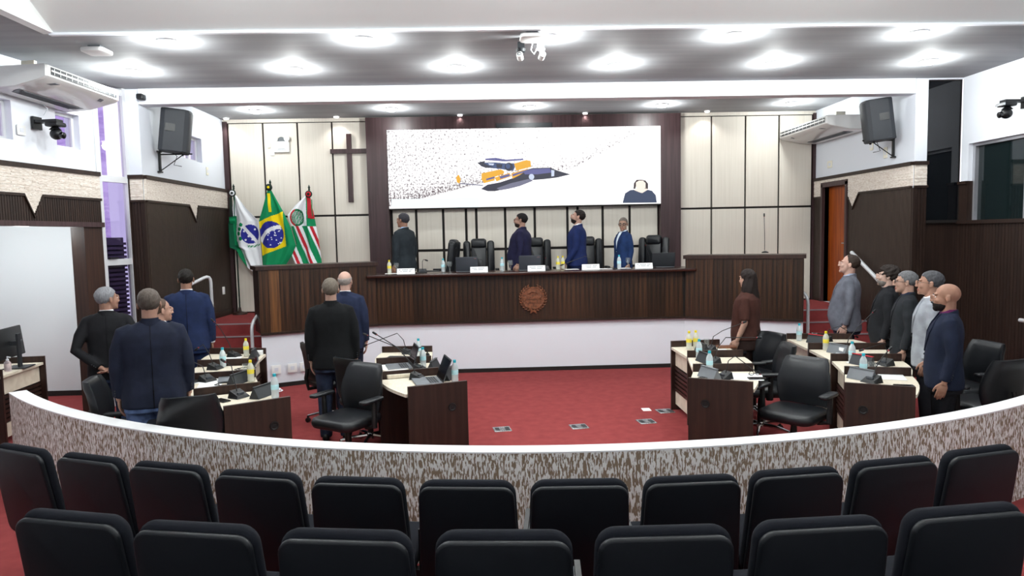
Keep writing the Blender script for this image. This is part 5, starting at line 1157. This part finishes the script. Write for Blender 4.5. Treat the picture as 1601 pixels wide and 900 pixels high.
for i, a in enumerate([('loose white sheet on the second outer left desk', -2.66, 6.42, TZ, .3), ('white sheets beside the black folder on the second outer left desk', -2.76, 6.66, TZ, -.2), ('white sheet on the outer left desk nearest the stage', -3.00, 7.84, TZ, .1), ('white sheet on the middle inner left desk', -1.08, 7.10, TZ, .2),
 ('white sheet before the woman in brown', 2.58, 7.50, TZ, .1), ('white sheet under the spectacles on the inner right desk', 2.34, 6.16, TZ, -.3), ('white sheets on the outer right desk nearest the curved wall', 3.62, 6.0, TZ, -.4), ('white napkin on the second outer right desk', 3.72, 6.62, TZ, .5), ('paper under the bottle before the man with black glasses', 2.10, 10.68, DZ, 0), ('paper at the left end of the stage desk', -1.52, 10.60, DZ, .1), ('paper under the hand of the man in royal blue', 1.28, 10.70, DZ, .1), ('paper right of the name plate of the man in royal blue', 1.80, 10.62, DZ, 0)]):
    flat('paper_sheet', a[0], 'paper', a[1], a[2], a[3], a[4], .21 if i != 5 else .3, .297 if i < 8 else .2, .003, 'paper')
for l, x, y, z, rz in (('dark phone on the outer left desk nearest the curved wall', -2.30, 5.78, TZ, .9), ('dark phone on the white sheet of the inner right desks', 2.40, 6.05, TZ+.004, 1.5), ('dark phone at the edge of the nearest outer right desk', 3.50, 5.62, TZ, 1.3), ('dark phone beside the papers of the second outer left desk', -2.92, 6.78, TZ, 1.2), ('dark phone on the stage desk right of the royal blue suit', 1.92, 10.66, DZ, 1.4)):
    flat('phone', l, 'phone', x, y, z, rz, .075, .155, .009, 'blackgloss', None, ('glass', 'blackgloss'))
flat('folder', 'black folder on the second outer left desk', 'folder', -2.96, 6.62, TZ, .9, .18, .26, .012, 'black'); flat('notebook', 'brown notebook beside the woman in brown', 'notebook', 2.72, 7.78, TZ, 1.5, .15, .21, .014, 'bronze'); flat('notebook', 'cream notepad on the inner left desks by the chair', 'notebook', -.93, 6.66, TZ, .3, .25, .28, .035, 'deskcream', None, ('page', 'paper')); flat('notebook', 'dark notebook on the inner left desk nearest the stage', 'notebook', -1.06, 7.62, TZ, 1.4, .16, .24, .014, 'darkgrey')
flat('paper_box', 'small white box on the outer right desks', 'box', 3.78, 7.16, TZ, .3, .06, .06, .07, 'paper'); flat('paper_box', 'white box on the outer left desk nearest the stage', 'box', -2.78, 8.10, TZ, .1, .12, .08, .05, 'paper')
t = thing('spectacles', 'folded spectacles on the inner right desk nearest the curved wall', 'spectacles', (2.44, 6.20, TZ+.004), .2)
b = B()
for s in (-1, 1): b.tube([(s*.034+.025*cos(2*pi*i/14), 0, .02+.019*sin(2*pi*i/14)) for i in range(15)], .0025, 6); b.tube([(s*.06, 0, .02), (s*.05, .02, .012), (-s*.05, .03, .008)], .0025, 6)
b.tube([(-.01, 0, .025), (.01, 0, .025)], .0025, 6); b.obj('frame', 'black', t)
t = thing('headphones', 'black headphones on the inner left desk beside the bottles', 'headphones', (-.78, 7.42, TZ), .6)
b = B().tube([(.085*cos(pi*i/14), 0, .06+.09*sin(pi*i/14)) for i in range(15)], .007, 8); b.obj('band', 'black', t)
for s in (-1, 1): B().lathe([(.02, -.012), (.036, -.008), (.036, .008), (.02, .012)], 14).xf(Matrix.Translation((s*.085, 0, .045)) @ Matrix.Rotation(pi/2, 4, 'Y')).obj('ear_cup', 'black', t)
def coil(label, x, y, seed):
    r_ = random.Random(seed); P = [Vector((.09*cos(k*.55)*(1+.3*sin(k*.9)), .07*sin(k*.55)*(1+.2*cos(k*1.3)), .006+.003*(k % 3))) for k in range(26)]
    t = thing('cable', label, 'cable', (x, y, TZ), r_.uniform(0, 6), 'loose desk cables'); B().tube(P, .0035, 6).obj('lead', 'black' if seed % 2 else 'white', t)
for k, (x, y, l) in enumerate(((-2.52, 6.45, 'dark cable loops before the tilted laptop'), (-1.98, 6.10, 'white cable heap by the nearest outer left bottle'), (1.92, 6.05, 'dark cable at the corner of the nearest inner right desk'), (3.70, 7.05, 'white cable by the small white box'), (-2.60, 7.20, 'dark cable on the third outer left desk'), (3.62, 6.36, 'dark cable behind the nearest outer right divider'))): coil(l, x, y, k+ (1 if k % 2 == 0 else 1))
# small desk things
t = thing('monitor', 'black computer monitor on the desk in the left wall opening', 'monitor', (-5.30, 7.66, TZ), radians(100))
B().slab(.56, .33, .03, .01, .006, seg=2).xf(Matrix.Translation((0, 0, .12)) @ Matrix.Rotation(radians(-6), 4, 'X')).obj('display', 'black', t); B().box(-.035, .035, -.07, -.05, .0, .38).obj('stand_post', 'darkgrey', t, 0); B().box(-.12, .12, -.16, .06, 0, .012).obj('stand_foot', 'darkgrey', t, 0); B().box(-.03, .03, -.06, .02, .25, .30).obj('stand_arm', 'darkgrey', t, 0)
t = thing('sanitizer_bottle', 'clear pump bottle of hand sanitizer beside the monitor', 'bottle', (-5.23, 7.46, TZ))
B().lathe([(.03, 0), (.034, .005), (.034, .09), (.015, .115)], 14).obj('bottle_body', 'sanit', t); B().lathe([(.014, .11), (.014, .13), (.005, .135), (.005, .155)], 10).tube([(0, 0, .155), (.04, -.01, .15)], .007, 6).obj('pump', 'white', t)
t = thing('telephone', 'black desk telephone at the left picture edge', 'telephone', (-5.36, 7.30, TZ), .3); B().slab(.18, .2, .05, .02, .01).xf(Matrix.Translation((0, -.1, .05)) @ Matrix.Rotation(radians(-90), 4, 'X')).obj('base', 'black', t); B().tube([(-.06, -.09, .07), (-.06, .09, .07)], .02, 8, rnd=True).obj('handset', 'black', t); B().tube([(-.05, -.1, .06), (.0, -.16, .0), (.02, -.2, -.1), (.0, -.24, -.3)], .005, 6).obj('cord', 'black', t)
t = thing('barrier_tape', 'red and green tape stretched at the left end of the curved wall', 'tape', (-5.0, 6.7, .78)); B().box(-.7, -.09, 0, .004, .025, .05).obj('red_band', 'redtape', t, 0); B().box(-.7, -.09, 0, .004, 0, .025).obj('green_band', 'greentape', t, 0)
# floor boxes and paper on the carpet
for x, y, l in ((.09, 7.285, 'leftmost floor socket plate in the red carpet'), (.93, 7.30, 'middle floor socket plate in the red carpet'), (1.70, 7.42, 'right floor socket plate in the red carpet'), (2.02, 7.84, 'floor socket plate beside the inner right desks')):
    t = thing('floor_socket', l, 'floor socket', (x, y, 0), .15, 'floor socket plates'); B().slab(.19, .19, .006, .012, .002, seg=2).xf(Matrix.Translation((0, -.095, .006)) @ Matrix.Rotation(radians(-90), 4, 'X')).obj('cover_plate', 'silver', t)
    for k in range(3): B().box(-.075+.055*k, -.03+.055*k, -.05, .05, .006, .009).obj('lid', 'darkgrey' if k != 1 else 'silver', t, 0)
flat('paper_note', 'small white paper lying on the red carpet', 'paper', 1.82, 7.94, .0, 0, .10, .13, .003, 'paper')
